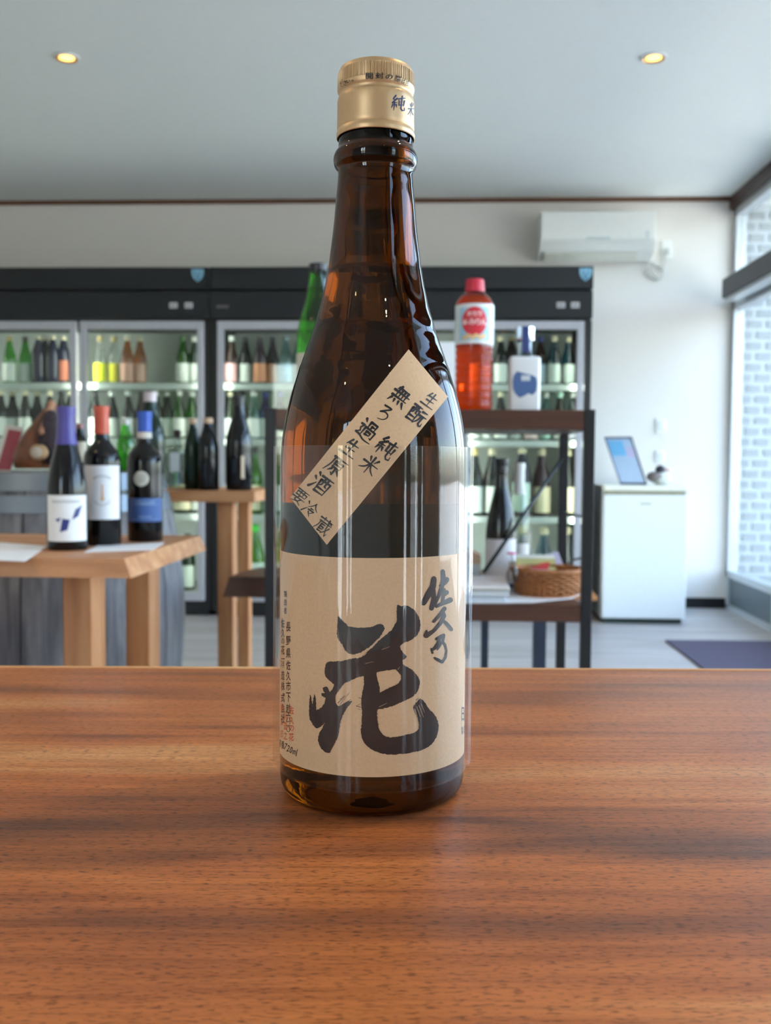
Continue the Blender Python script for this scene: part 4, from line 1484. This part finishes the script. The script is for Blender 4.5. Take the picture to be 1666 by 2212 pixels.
# C: bordeaux bottle, blue capsule
R = 0.0375
p = stand_on(314, 1171, WTZ, R)
Hb = (1168 - 881) / FPX * (p.y - R)
bc = thing('wine_bottle', 'dark wine bottle with bright blue capsule, round pale seal and blue label', 'bottle', p, face_cam(p), 'wine bottles on the pine table')
lb = bottle_parts(bc, 'bordeaux', R, round(Hb, 4), 'black', (40, 82, 178), (58, 90, 150), (.155, .335), 1.2, 40, capz=.845)
prof = [(R * .41, Hb * .795), (R * .41, Hb * .842)]
obj('neck_band', G().lathe(prof, 24), paint((206, 200, 190), .6), bc, smooth=True)
fnC = local_label_fn(R * 1.02)
g = G()
put_text(g, 'CHIANTI', 0, -.083, .0075, lambda u, v: fnC(u, -v))
obj('lettering', g, paint((140, 164, 200)), lb, recalc=False)
g = G()
for v0 in (.0475, .0795, .0895):
    fill_poly(g, [(-.03 + .005 * k, v0) for k in range(13)] + [(.03 - .005 * k, v0 + .0008) for k in range(13)], fnC, .006)
for k in range(7):
    g.add([fnC(-.014 + k * .004, .052), fnC(-.0115 + k * .004, .052), fnC(-.0115 + k * .004, .0555), fnC(-.014 + k * .004, .0555)], [(0, 1, 2, 3)])
obj('print_mark', g, paint((120, 148, 190)), lb, recalc=False)
seal = G()
fill_poly(seal, [(-.008 + .0165 * cos(2 * pi * k / 24), .1355 + .0165 * sin(2 * pi * k / 24)) for k in range(24)], fnC, .005)
se = obj('seal', seal, paint((196, 194, 182), .5), bc, recalc=False)
g = G()
fnC2 = local_label_fn(R * 1.03)
for k in range(4):
    brush(g, [(-.012 + k * .004, .128), (-.008 + k * .003, .144)], [.0012, .0008], fnC2)
obj('print_mark', g, paint((130, 130, 126)), se, recalc=False)

# sheets lying on the wine table
for k, (pts, lab) in enumerate([([(0, 1172), (102, 1180), (53, 1213), (-60, 1208)], 'white paper sheet at the left edge of the pine table'),
                                ([(182, 1193), (330, 1188), (356, 1172), (210, 1179)], 'white paper sheet under the wine bottle with the blue label')]):
    q = [at_z(x, y, WTZ + .001) for x, y in pts]
    o0 = q[0]
    g = G().prism([(p.x - o0.x, p.y - o0.y) for p in q], lambda a, b: (a, b, .0006 + k * .0), lambda a, b: (a, b, .0016))
    tag(obj('paper_sheet', g, M_PAPER, loc=(o0.x, o0.y, WTZ)), lab, 'paper')

# ================================================================== BARREL
BCY = 2.78
bcx = at_y(118, 1100, BCY).x
BH = 0.852
br = thing('wine_barrel', 'weathered grey oak barrel with metal hoops behind the pine table', 'barrel', (bcx, BCY, 0))


def barrel_r(z):
    t = (z / BH - .5) * 2
    return 0.372 - 0.070 * t * t


NST = 22
for k in range(NST):
    a0, a1 = 2 * pi * k / NST + .006, 2 * pi * (k + 1) / NST - .006
    v, f = [], []
    NZ = 8
    for j in range(NZ + 1):
        zz = BH * j / NZ
        for rr in (barrel_r(zz), barrel_r(zz) - .025):
            for a in (a0, (a0 + a1) / 2, a1):
                v.append((rr * cos(a), rr * sin(a), zz))
    for j in range(NZ):
        b, c = j * 6, j * 6 + 6
        f += [(b, b + 1, c + 1, c), (b + 1, b + 2, c + 2, c + 1), (b + 4, b + 3, c + 3, c + 4), (b + 5, b + 4, c + 4, c + 5), (b + 3, b, c, c + 3), (b + 2, b + 5, c + 5, c + 2)]
    e = NZ * 6
    f += [(0, 3, 4, 1), (1, 4, 5, 2), (e, e + 1, e + 4, e + 3), (e + 1, e + 2, e + 5, e + 4)]
    obj('stave', G().add(v, f), M_STAVE, br)
obj('lid', G().lathe([(0, BH - .04), (barrel_r(BH) - .02, BH - .04), (barrel_r(BH) - .02, BH - .004), (0, BH - .004)], 44), M_STAVE, br)
for z0, z1 in [(BH - .048, BH - .002), (BH - .105, BH - .06), (BH - .26, BH - .215), (.215, .26), (.06, .105), (.002, .048)]:
    obj('hoop', G().lathe([(barrel_r(z0) + .001, z0), (barrel_r(z0) + .004, z0), (barrel_r(z1) + .004, z1), (barrel_r(z1) + .001, z1)], 66), M_HOOP, br, smooth=30)

# on the barrel
# brown bottle pouch, with a bottle lying in it and pointing at the viewer
PY = 2.66
pz = BH
pc = at_y(84, 1018, PY)
pouch = thing('leather_bottle_holder', 'brown leather bottle holder with braided edge on the barrel', 'bottle holder', (pc.x, PY, BH))


def L3(px, py, dy=0.0):
    q = at_y(px, py, PY + dy)
    return (q.x - pc.x, dy, q.z - BH)


v, f = [], []
rings = [((86, 1012), 44, .10), ((84, 985), 46, .10), ((88, 960), 40, .09), ((93, 935), 32, .075), ((102, 910), 22, .055), ((111, 886), 13, .035), ((116, 873), 6, .018)]
for j, ((cx, cy), rw, rd) in enumerate(rings):
    for k in range(18):
        a = 2 * pi * k / 18
        q = L3(cx + rw * cos(a), cy, 0)
        v.append((q[0], rd * sin(a), q[2]))
for j in range(len(rings) - 1):
    for k in range(18):
        k2 = (k + 1) % 18
        f.append((j * 18 + k, j * 18 + k2, (j + 1) * 18 + k2, (j + 1) * 18 + k))
f += [tuple(range(18)), tuple(range((len(rings) - 1) * 18, len(rings) * 18))]
obj('pouch', G().add(v, f), plain('tan_leather', (112, 66, 40), .5, var=.25, scale=30, bump=.3), pouch, smooth=True)
g = G()
bp = spline([L3(112, 870, -.055), L3(104, 893, -.075), L3(96, 915, -.088), L3(90, 935, -.098)], 8)
for s in range(2):
    g.tube([p + Vector((.005 * sin(i * 1.6 + s * pi), .005 * cos(i * 1.6 + s * pi), 0)) for i, p in enumerate(bp)], .007, 8)
obj('braid', g, plain('pale_leather', (176, 126, 98), .6, var=.1), pouch, smooth=True)
g = blob(.036, .03, .075, L3(110, 945, -.075))
obj('dark_lining', g, plain('plum_fleece', (58, 48, 54), .9, var=.3, scale=90, bump=.8), pouch, smooth=True)
cc = L3(79, 977, -.15)
lying = thing('wine_bottle', 'dark bottle lying in the leather holder, pale capsule end towards the viewer', 'bottle', (pc.x + cc[0], PY + cc[1], BH + cc[2]))


def yl(g, prof, segs=28):
    """lathe about the horizontal axis running away from the viewer"""
    t = G().lathe(prof, segs)
    g.add([(a, c, b) for a, b, c in t.v], t.f)
    return g


obj('glass_body', yl(G(), [(0, .02), (.018, .022), (.020, .06), (.034, .10), (.036, .12), (.036, .22), (0, .225)]), glass_mat('black'), lying, smooth=50)
obj('capsule', yl(G(), [(0, 0), (.017, 0), (.0205, .004), (.0205, .028), (.0185, .034), (.0185, .04)]), paint((160, 124, 84)), lying, smooth=40)
obj('seal', yl(G(), [(0, -.0025), (.013, -.002), (.016, .0005), (0, .001)]), paint((176, 166, 152)), lying, smooth=40)
# leaflet stand at the left edge of the barrel
q0, q1, q2, q3 = [Vector(L3(x, y, dy)) for x, y, dy in ((-14, 1018, -.04), (24, 1019, -.06), (52, 925, .03), (14, 918, .05))]
lf = thing('leaflet', 'white leaflet with a dark red panel leaning at the left on the barrel', 'leaflet', (pc.x, PY, BH))
nn = (q1 - q0).cross(q3 - q0).normalized()
if nn.y > 0:
    nn = -nn
mn = min(q0.z, q1.z)


def leaf(u, v, d):
    return tuple(q0.lerp(q1, u).lerp(q3.lerp(q2, u), v) + nn * d - Vector((0, 0, mn)))


def leafslab(u0, u1, v0, v1, d0, d1):
    return G().prism([(u0, v0), (u1, v0), (u1, v1), (u0, v1)], lambda u, v: leaf(u, v, d0), lambda u, v: leaf(u, v, d1))


card = obj('card', leafslab(0, 1, 0, 1, 0, .003), paint((206, 200, 192)), lf)
obj('print_block', leafslab(.25, .98, .02, .9, .0035, .005), paint((150, 60, 72)), card)
for (px, lab, gk, cc2, lc, R, top, Yb) in [(272, 'small green bottle with pale cap standing on the barrel between two wine bottles', 'green', (206, 200, 200), None, .026, 906, 2.86),
                                     (174, 'small dark bottle with reddish cap on the barrel beside the purple capsule', 'dark', (150, 96, 96), (206, 196, 176), .022, 915, 2.70)]:
    c = at_y(px, 1015, Yb)
    hh = at_y(px, top, Yb).z - BH
    t = thing('small_bottle', lab, 'bottle', (c.x, Yb, BH), 0)
    bottle_parts(t, 'sake', R, round(hh, 4), gk, cc2, lc, (.2, .62))

# ================================================================== HIGH PINE TABLE
HTY, HTZ = 3.17, at_y(450, 1060, 3.17).z
h1 = at_y(551, 1060, HTY)
ht = thing('side_table', 'narrow high pine table with dark bottles behind the barrel', 'table', (h1.x, HTY, 0))
obj('tabletop', G().box(-.72, 0, 0, .42, HTZ - .038, HTZ, .003), M_PINE, ht)
for xa, xb, dep in [(470, 503, 3.21), (513, 537, 3.50)]:
    pa, pb = at_y(xa, 1150, dep), at_y(xb, 1150, dep)
    for off in (0, -.56):
        obj('leg', G().box(pa.x - h1.x + off, pb.x - h1.x + off, dep - HTY, dep - HTY + .07, 0, HTZ - .038, .002), M_PINEV, ht)
for px, w, top, gk, shp, cc2, lc, dy, lab in [
    (417, 37, 905, 'darkgreen', 'stubby', (206, 170, 140), None, .10, 'dark green bottle with pale stopper, left of a pair on the high pine table'),
    (450, 47, 903, 'black', 'stubby', (206, 170, 140), None, .06, 'black bottle with pale stopper at the right of a pair on the high pine table'),
    (516, 57, 857, 'black', 'sake', (36, 30, 30), None, .07, 'black long-necked bottle at the right end of the high pine table'),
    (325, 64, 847, 'darkgreen', 'sake', (206, 190, 194), None, .20, 'large dark green bottle with pale cap behind the blue capsule bottle')]:
    Yb = HTY + dy
    c = at_y(px, 1000, Yb)
    R = round(w / 2 / FPX * Yb, 4)
    Hb = at_y(px, top, Yb).z - HTZ
    t = thing('bottle', lab, 'bottle', (c.x, Yb, HTZ), 0)
    bottle_parts(t, shp, R, round(Hb, 4), gk, cc2, lc)
    if px == 516:
        g = G()
        fnD = local_label_fn(R * 1.01)
        fill_poly(g, [(.016, .04), (.028, .04), (.028, .115), (.016, .115)], fnD, .006)
        obj('label', g, paint((196, 176, 150)), t, recalc=False)
# clear square decanter
Yb = HTY + .08
c = at_y(383, 1000, Yb)
R = 19 / FPX * Yb
Hb = at_y(383, 928, Yb).z - HTZ
dc = thing('decanter', 'clear square glass decanter with dark stopper on the high pine table', 'decanter', (c.x, Yb, HTZ))
g = G().box(-R, R, -R, R, .001, Hb * .70, .008, 3)
g.lathe([(R * .55, Hb * .70), (R * .42, Hb * .76), (R * .40, Hb * .88), (R * .5, Hb * .90)], 16)
obj('glass_body', g, thin_glass('decanter_glass', (214, 222, 218), .10), dc, smooth=40)
obj('stopper', G().lathe([(0, Hb * .86), (R * .36, Hb * .86), (R * .40, Hb * .93), (R * .48, Hb * .96), (R * .3, Hb), (0, Hb)], 16), paint((54, 40, 34)), dc, smooth=40)
obj('label', G().box(-R * .55, R * .55, -R - .0012, -R - .0002, Hb * .30, Hb * .62), paint((196, 200, 204)), dc)

# ================================================================== DARK SLAB BENCH
SBY, SBZ = 2.80, at_y(530, 1246, 2.80).z
s0, s1 = at_y(500, 1246, SBY), at_y(1192, 1246, SBY)
sb = thing('slab_bench', 'dark live-edge slab bench on black steel legs behind the shelf stand', 'bench', (s0.x, SBY, 0))
poly = [(-.018, .0), (.10, -.004), (.3, .004), (.6, -.002), (s1.x - s0.x, 0), (s1.x - s0.x, .27), (.5, .275), (.12, .27), (.03, .25), (-.004, .14)]
obj('seat', G().prism(poly, lambda a, b: (a + (.012 if a < 0.05 else 0), b, SBZ), lambda a, b: (a - (.008 if a < .05 else 0), b, SBZ - .060)), M_WALNUT, sb)
for px in (1047, 1165):
    w = .011 if px == 1047 else .018
    yy = .18 if px == 1047 else .05
    q = at_y(px, 1400, SBY + yy)
    obj('leg', G().box(q.x - s0.x - w, q.x - s0.x + w, yy - w, yy + w, 0, SBZ - .060), plain('blue_black_steel', (28, 40, 58), .5, var=.1), sb)
for xx in (.30,):
    for yy in (.05, .2):
        obj('leg', G().box(xx - .016, xx + .016, yy - .016, yy + .016, 0, SBZ - .060), MATS['blue_black_steel'], sb)

# ================================================================== SHELF STAND
SY0, SY1 = 2.10, 2.52
sr, sl = at_y(1287, 886, SY0), at_y(572, 886, SY0)
STZ = at_y(1150, 885, SY0).z
SLZ = at_y(1150, 1307, SY0).z
sw = sr.x - sl.x
ss = thing('shelf_stand', 'black steel shelf stand with dark brown wooden shelves behind the sake bottle', 'shelf', (sl.x, SY0, 0))
pw = .0225
for xx in (0, sw - pw):
    obj('post', G().box(xx, xx + pw, 0, pw, 0, STZ + .001, .001), M_STEELBLK, ss)
    obj('post', G().box(xx, xx + pw, SY1 - SY0 - pw, SY1 - SY0, 0, STZ - .042, .001), M_STEELBLK, ss)
for zz, h in ((STZ, .042), (SLZ, .037)):
    obj('shelf_board', G().box(pw + .0005, sw - pw - .0005, .002, SY1 - SY0, zz - h, zz, .0015), M_WALNUT, ss)
    obj('side_rail', G().box(sw - pw + .002, sw - .002, pw, SY1 - SY0 - pw, zz - h, zz - h + .02), M_STEELBLK, ss)
    obj('side_rail', G().box(.002, pw - .002, pw, SY1 - SY0 - pw, zz - h, zz - h + .02), M_STEELBLK, ss)


def S3(px, py, Y):
    q = at_y(px, py, Y)
    return (q.x - sl.x, q.y - SY0, q.z)


obj('brace', G().tube([S3(1214, 992, SY1 - .02), S3(1046, 1236, 2.28)], .0045, 8), M_STEELBLK, ss, smooth=True)
obj('brace', G().tube([S3(1216, 1106, SY1 - .012), S3(1262, 1117, SY0 + .03)], .0026, 8), M_STEELBLK, ss, smooth=True)
obj('brace', G().tube([S3(1226, 1218, SY1 - .012), S3(1240, 1209, SY0 + .2), S3(1262, 1204, SY0 + .03)], .0026, 8), M_STEELBLK, ss, smooth=True)

# green 1.8 l bottle, half hidden behind the sake bottle
Yb = 2.36
c = at_y(687, 800, Yb)
Hb = at_y(687, 571, Yb).z - STZ
gbt = thing('green_bottle', 'tall bright green bottle with dark cap partly hidden behind the sake bottle', 'bottle', (c.x, Yb, STZ))
bottle_parts(gbt, 'sake', .052, round(Hb, 4), 'green', (52, 50, 56), (214, 206, 190), (.06, .40), segs=40, capz=.955)

# mirin in a PET bottle
Yb = 2.22
c = at_y(1024, 800, Yb)
PH = at_y(1024, 604, Yb).z - STZ
PR = 41 / FPX * Yb
mp = thing('mirin_bottle', 'plastic bottle of orange cooking liquid with red cap and red round label emblem', 'bottle', (c.x, Yb, STZ), face_cam(c))
prof = [(0, .003), (PR * .80, 0), (PR * .95, .006), (PR, .016)]
z = .020
k = 0
while z < PH * .47:
    prof += [(PR * .99, z), (PR * .94, z + .004), (PR * .94, z + .008), (PR * .99, z + .012)]
    z += .0165
prof += [(PR, PH * .485), (PR, PH * .79), (PR * .985, PH * .815), (PR * .80, PH * .86), (PR * .55, PH * .895), (PR * .46, PH * .91), (PR * .46, PH * .94), (0, PH * .945)]
obj('plastic_body', G().lathe(prof, 40), thin_glass('pet_plastic', (244, 240, 234), .04, .05), mp, smooth=35)
lq = [(max(0, r - .0015), zz + .001) for r, zz in prof if zz < PH * .86] + [(PR * .70, PH * .872), (0, PH * .872)]
m_mirin, nt, pb = base_mat('orange_liquid')
nt.nodes.clear()
o_ = nt.nodes.new('ShaderNodeOutputMaterial')
tr_ = nt.nodes.new('ShaderNodeBsdfTransparent')
tr_.inputs['Color'].default_value = lin((255, 146, 16))
tl_ = nt.nodes.new('ShaderNodeBsdfTranslucent')
tl_.inputs['Color'].default_value = lin((255, 128, 10))
df_ = nt.nodes.new('ShaderNodeBsdfDiffuse')
df_.inputs['Color'].default_value = lin((214, 84, 10))
mx1 = nt.nodes.new('ShaderNodeMixShader')
mx1.inputs['Fac'].default_value = .45
mx2 = nt.nodes.new('ShaderNodeMixShader')
mx2.inputs['Fac'].default_value = .62
nt.links.new(tl_.outputs[0], mx1.inputs[1])
nt.links.new(df_.outputs[0], mx1.inputs[2])
nt.links.new(mx1.outputs[0], mx2.inputs[1])
nt.links.new(tr_.outputs[0], mx2.inputs[2])
nt.links.new(mx2.outputs[0], o_.inputs['Surface'])
obj('liquid', G().lathe(lq, 40), m_mirin, mp, smooth=35)
obj('cap', G().lathe([(PR * .50, PH * .905), (PR * .505, PH * .915), (PR * .475, PH * .992), (PR * .42, PH), (0, PH)], 32), paint((196, 30, 58)), mp, smooth=40)
ml = obj('label', G().lathe([(PR * 1.012, PH * .505), (PR * 1.012, PH * .80)], 40), paint((214, 222, 226), .4), mp, smooth=True)
fM = local_label_fn(PR * 1.022)
g = G()
zc = PH * .655
for x0, x1, z0, z1, in [(-.036, .036, PH * .53, PH * .77)]:
    pts = [(x0 + (x1 - x0) * k / 12, z0) for k in range(13)]
    fill_poly(g, pts + [(q[0], z1) for q in reversed(pts)], fM, .008)
obj('print_block', g, paint((150, 200, 226)), ml, recalc=False)
fM2 = local_label_fn(PR * 1.03)
g = G()
fill_poly(g, [(.030 * cos(2 * pi * k / 28), zc + .004 + .032 * sin(2 * pi * k / 28)) for k in range(28)], fM2, .008)
obj('print_emblem', g, paint((206, 36, 54)), ml, recalc=False)
fM3 = local_label_fn(PR * 1.036)
g = G()
for k in range(6):
    cx, cz, rr = -.022 + k * .0088, PH * .55 + .003 * (k % 2), .0065
    fill_poly(g, [(cx + rr * cos(2 * pi * j / 10), cz + rr * .8 * sin(2 * pi * j / 10)) for j in range(10)], fM3, .006)
obj('print_shape', g, paint((226, 190, 140)), ml, recalc=False)
g = G()
put_text(g, 'タカラ', 0, -(zc + .020), .010, lambda u, v: fM3(u, -v))
put_text(g, '本みりん', 0, -(zc + .002), .0125, lambda u, v: fM3(u, -v), gap=.04)
obj('lettering', g, paint((240, 226, 226)), ml, recalc=False)

# frosted square spirit bottle
Yb = 2.26
c = at_y(1133, 800, Yb)
SH = at_y(1133, 707, Yb).z - STZ
hw = 32.5 / FPX * Yb
sp = thing('spirit_bottle', 'square frosted clear bottle with silver cap and blue label on the shelf stand', 'bottle', (c.x, Yb, STZ), 0)
m_fr = plain('frosted_glass', (220, 224, 228), .3, var=.02, coat=.5)
obj('glass_body', G().box(-hw, hw, -hw * .7, hw * .7, 0, SH * .655, .007, 3), m_fr, sp, smooth=40)
obj('neck', G().lathe([(hw * .60, SH * .645), (hw * .52, SH * .68), (hw * .46, SH * .70), (hw * .46, SH * .84)], 24), thin_glass('neck_glass', (224, 230, 232), .10), sp, smooth=40)
obj('cap', G().lathe([(hw * .60, SH * .84), (hw * .62, SH * .845), (hw * .62, SH * .995), (hw * .58, SH), (0, SH)], 28), plain('chrome', (214, 220, 228), .18, .95, var=.02), sp, smooth=40)
obj('seal_strip', G().box(-hw * .22, hw * .22, -hw * .66, -hw * .60, SH * .70, SH * .997), paint((40, 58, 116)), sp)
g = G()
blobp = [(-.78, .62), (-.55, .92), (-.2, .82), (.1, .74), (.45, .66), (.72, .5), (.80, .1), (.74, -.45), (.5, -.72), (.2, -.6), (-.05, -.78), (-.35, -.92), (-.62, -.66), (-.8, -.3), (-.84, .2)]
yf = -hw * .7 - .0008
sc_ = 22 / FPX * Yb
fill_poly(g, blobp, lambda a, b: (a * sc_ * 1.45, yf, SH * .325 + b * sc_ * 1.38), .5)
ll = obj('label', g, paint((70, 100, 150), .5), sp)
g = G()
g.box(-.009, .011, yf - .001, yf - .0002, SH * .37, SH * .37 + .012)
obj('label_window', g, paint((200, 208, 216)), ll)

# lower shelf: wine bottle, papers, basket, leaflets, vase
Yb = 2.40
R = 33 / FPX * Yb
c = at_y(1083, 1100, Yb)
Hb = at_y(1083, 990, Yb).z - SLZ
wb2 = thing('wine_bottle', 'dark wine bottle with pale label on the lower shelf beside the basket', 'bottle', (c.x, Yb, SLZ), face_cam(c))
bottle_parts(wb2, 'burgundy', round(R, 4), round(Hb, 4), 'black', (18, 18, 20), (206, 202, 206), (.04, .38), 1.35, 32, capz=.90)
Yc = 2.465
c = at_y(1122, 1100, Yc)
Hc = at_y(1122, 1000, Yc).z - SLZ
cb = thing('wine_bottle', 'clear glass bottle standing right behind the dark wine bottle on lower shelf', 'bottle', (c.x, Yc, SLZ), face_cam(c))
bottle_parts(cb, 'burgundy', .030, round(Hc, 4), 'clear', (214, 214, 210), (214, 208, 206), (.06, .34), 1.0, 24)

c0 = at_y(1028, 1290, 2.14)
c1 = at_y(1104, 1290, 2.14)
z = SLZ + .0012
for k in range(7):
    th = .0045 if k < 5 else .006
    w2 = random.uniform(-.006, .006)
    o = obj('magazine', G().box(-.16, 0, 0, .20, 0, th - .0004, .001, 1), paint([(196, 206, 216), (206, 214, 222), (188, 198, 210), (214, 218, 222), (200, 206, 212), (190, 190, 182), (222, 216, 214)][k], .5),
            loc=(c1.x + w2 - (.008 if k < 5 else 0), 2.13 + (.004 * (k % 3)), z))
    tag(o, ('%s magazine from the bottom of the pile left of the basket' % ORD[k]) if k < 6 else 'pale pink magazine on top of the pile left of the basket', 'magazine', 'magazines piled on the lower shelf')
    z += th
# papers spread under the pile and basket
pl = [(1000, 1303), (1150, 1302), (1235, 1293), (1254, 1284), (1110, 1282), (1000, 1284)]
q = [at_z(x, y, SLZ + .0005) for x, y in pl]
o0 = q[0]
g = G().prism([(p.x - o0.x, p.y - o0.y) for p in q], lambda a, b: (a, b, .0002), lambda a, b: (a, b, .0011))
tag(obj('paper_sheet', g, M_PAPER, loc=(o0.x, o0.y, SLZ)), 'white paper spread along the front of the lower shelf under the basket', 'paper')

# wicker basket: coiled strands with stakes
Yk = 2.27
kc = at_y(1183, 1260, Yk)
KR = 76 / FPX * Yk
bk = thing('wicker_basket', 'brown wicker basket holding leaflets on the lower shelf', 'basket', (kc.x, Yk, SLZ + .0013))
KH = .052
obj('base', G().lathe([(0, 0), (KR * .84, 0), (KR * .84, .004), (0, .004)], 40), plain('wicker', (156, 98, 52), .6, var=.25, scale=120, bump=.4), bk)
NSTK = 34
NROW = 9
for j in range(NROW):
    zz = .005 + KH * (j + .5) / NROW
    rr = KR * (.86 + .12 * (j + .5) / NROW)
    pts = []
    for k in range(NSTK * 4):
        a = 2 * pi * k / (NSTK * 4)
        pts.append((( rr + .0028 * cos(a * NSTK / 2 * 1.0 + (pi if j % 2 else 0))) * cos(a), (rr * .82 + .0028 * cos(a * NSTK / 2 + (pi if j % 2 else 0))) * sin(a), zz))
    obj('strand', G().tube(pts, .0031, 5, closed=True), MATS['wicker'], bk, smooth=True)
stake_me = mesh(G().tube([(0, 0, 0), (0, 0, KH)], .0022, 6), 'stake', MATS['wicker'])
for k in range(NSTK):
    a = 2 * pi * (k + .5) / NSTK
    o = obj('stake', stake_me, None, bk)
    o.location = (KR * .92 * cos(a), KR * .82 * .92 * sin(a), .004)
pts = [(KR * 1.0 * cos(2 * pi * k / 48), KR * .82 * sin(2 * pi * k / 48), KH + .006) for k in range(48)]
obj('rim', G().tube(pts, .0055, 8, closed=True), MATS['wicker'], bk, smooth=True)


def sheet_in_basket(pts, rgb, lab, ys, extra=None):
    P4 = [at_y(x, y, yy) for (x, y), yy in zip(pts, ys)]
    o0 = P4[0]
    n_ = (P4[1] - P4[0]).cross(P4[3] - P4[0]).normalized()
    if n_.y > 0:
        n_ = -n_
    t = thing('leaflet', lab, 'leaflet', o0)

    def fn(u, v, d):
        return tuple(P4[0].lerp(P4[1], u).lerp(P4[3].lerp(P4[2], u), v) + n_ * d - o0)
    c4 = [(0, 0), (1, 0), (1, 1), (0, 1)]
    s = obj('sheet', G().prism(c4, lambda u, v: fn(u, v, 0), lambda u, v: fn(u, v, -.0012)), paint(rgb, .5), t)
    for (poly, col) in (extra or []):
        obj('print_block', G().prism(poly, lambda u, v: fn(u, v, .0003), lambda u, v: fn(u, v, .0012)), paint(col, .5), s)


sheet_in_basket([(1112, 1252), (1204, 1248), (1198, 1200), (1116, 1198)], (196, 190, 130), 'yellow-green leaflet with red picture at the back of the basket', [2.30, 2.30, 2.36, 2.36],
                [([(.35, .28), (.80, .34), (.86, .70), (.42, .58)], (206, 70, 70)), ([(.0, .86), (1, .84), (1, 1), (0, 1)], (226, 224, 214))])
sheet_in_basket([(1196, 1252), (1228, 1248), (1206, 1192), (1186, 1196)], (120, 150, 90), 'green leaflet leaning at the right in the basket', [2.31, 2.31, 2.37, 2.37], [([(.0, .55), (1, .5), (1, 1), (0, 1)], (196, 190, 214))])
sheet_in_basket([(1134, 1250), (1206, 1248), (1194, 1231), (1128, 1229)], (232, 234, 240), 'white leaflet in front in the basket', [2.25, 2.25, 2.27, 2.27])
# vase with a pink flower
c = at_y(1108, 1240, 2.20)
vs = thing('bud_vase', 'small glass vase with a pink flower in front of the wine bottle', 'vase', (c.x, 2.205, z))
obj('glass_body', G().lathe([(0, .0), (.010, 0), (.014, .006), (.015, .02), (.010, .034), (.008, .045), (.010, .048)], 20), thin_glass('vase_glass', (206, 196, 190), .04), vs, smooth=True)
obj('stem', G().tube([(0, 0, .004), (.001, 0, .05), (-.003, 0, .062)], .0013, 6), paint((90, 100, 60)), vs)
g = G()
for k in range(6):
    a = 2 * pi * k / 6
    b_ = blob(.006, .006, .003, (-.003 + .006 * cos(a), .006 * sin(a), .066), 8)
    g.add(b_.v, b_.f)
obj('blossom', g, paint((206, 110, 140)), vs, smooth=True)
# brown carton at the left of the shelf, behind the sleeve
c = at_y(1050, 1200, 2.44)
cx_ = thing('carton', 'pale brown cardboard box with white lower half on the lower shelf', 'box', (c.x - .09, 2.40, SLZ))
obj('box_body', G().box(-.08, .075, 0, .09, 0, .055, .002), paint((206, 208, 206)), cx_)
obj('lid', G().prism([(-.08, .0555), (.075, .0555), (.075, .078), (-.01, .098), (-.08, .10)], lambda a, b: (a, .0, b), lambda a, b: (a, .09, b)), paint((196, 162, 132)), cx_)
# brown leaflet poking out past the front post
P4 = [at_y(1282, 1303, 2.30), at_y(1300, 1294, 2.36), at_y(1284, 1262, 2.44), at_y(1276, 1276, 2.36)]
kl = thing('wooden_tray', 'light brown wooden tray corner showing beyond the right post of the stand', 'tray', (sr.x - .02, 2.30, SLZ - .037 + .02))
obj('tray_board', G().prism([(.0, 0), (.065, .0), (.066, .008), (.03, .052), (.018, .052), (.0, .008)], lambda a, b: (a - .0, 0, b), lambda a, b: (a, .16, b)), paint((190, 136, 92)), kl)
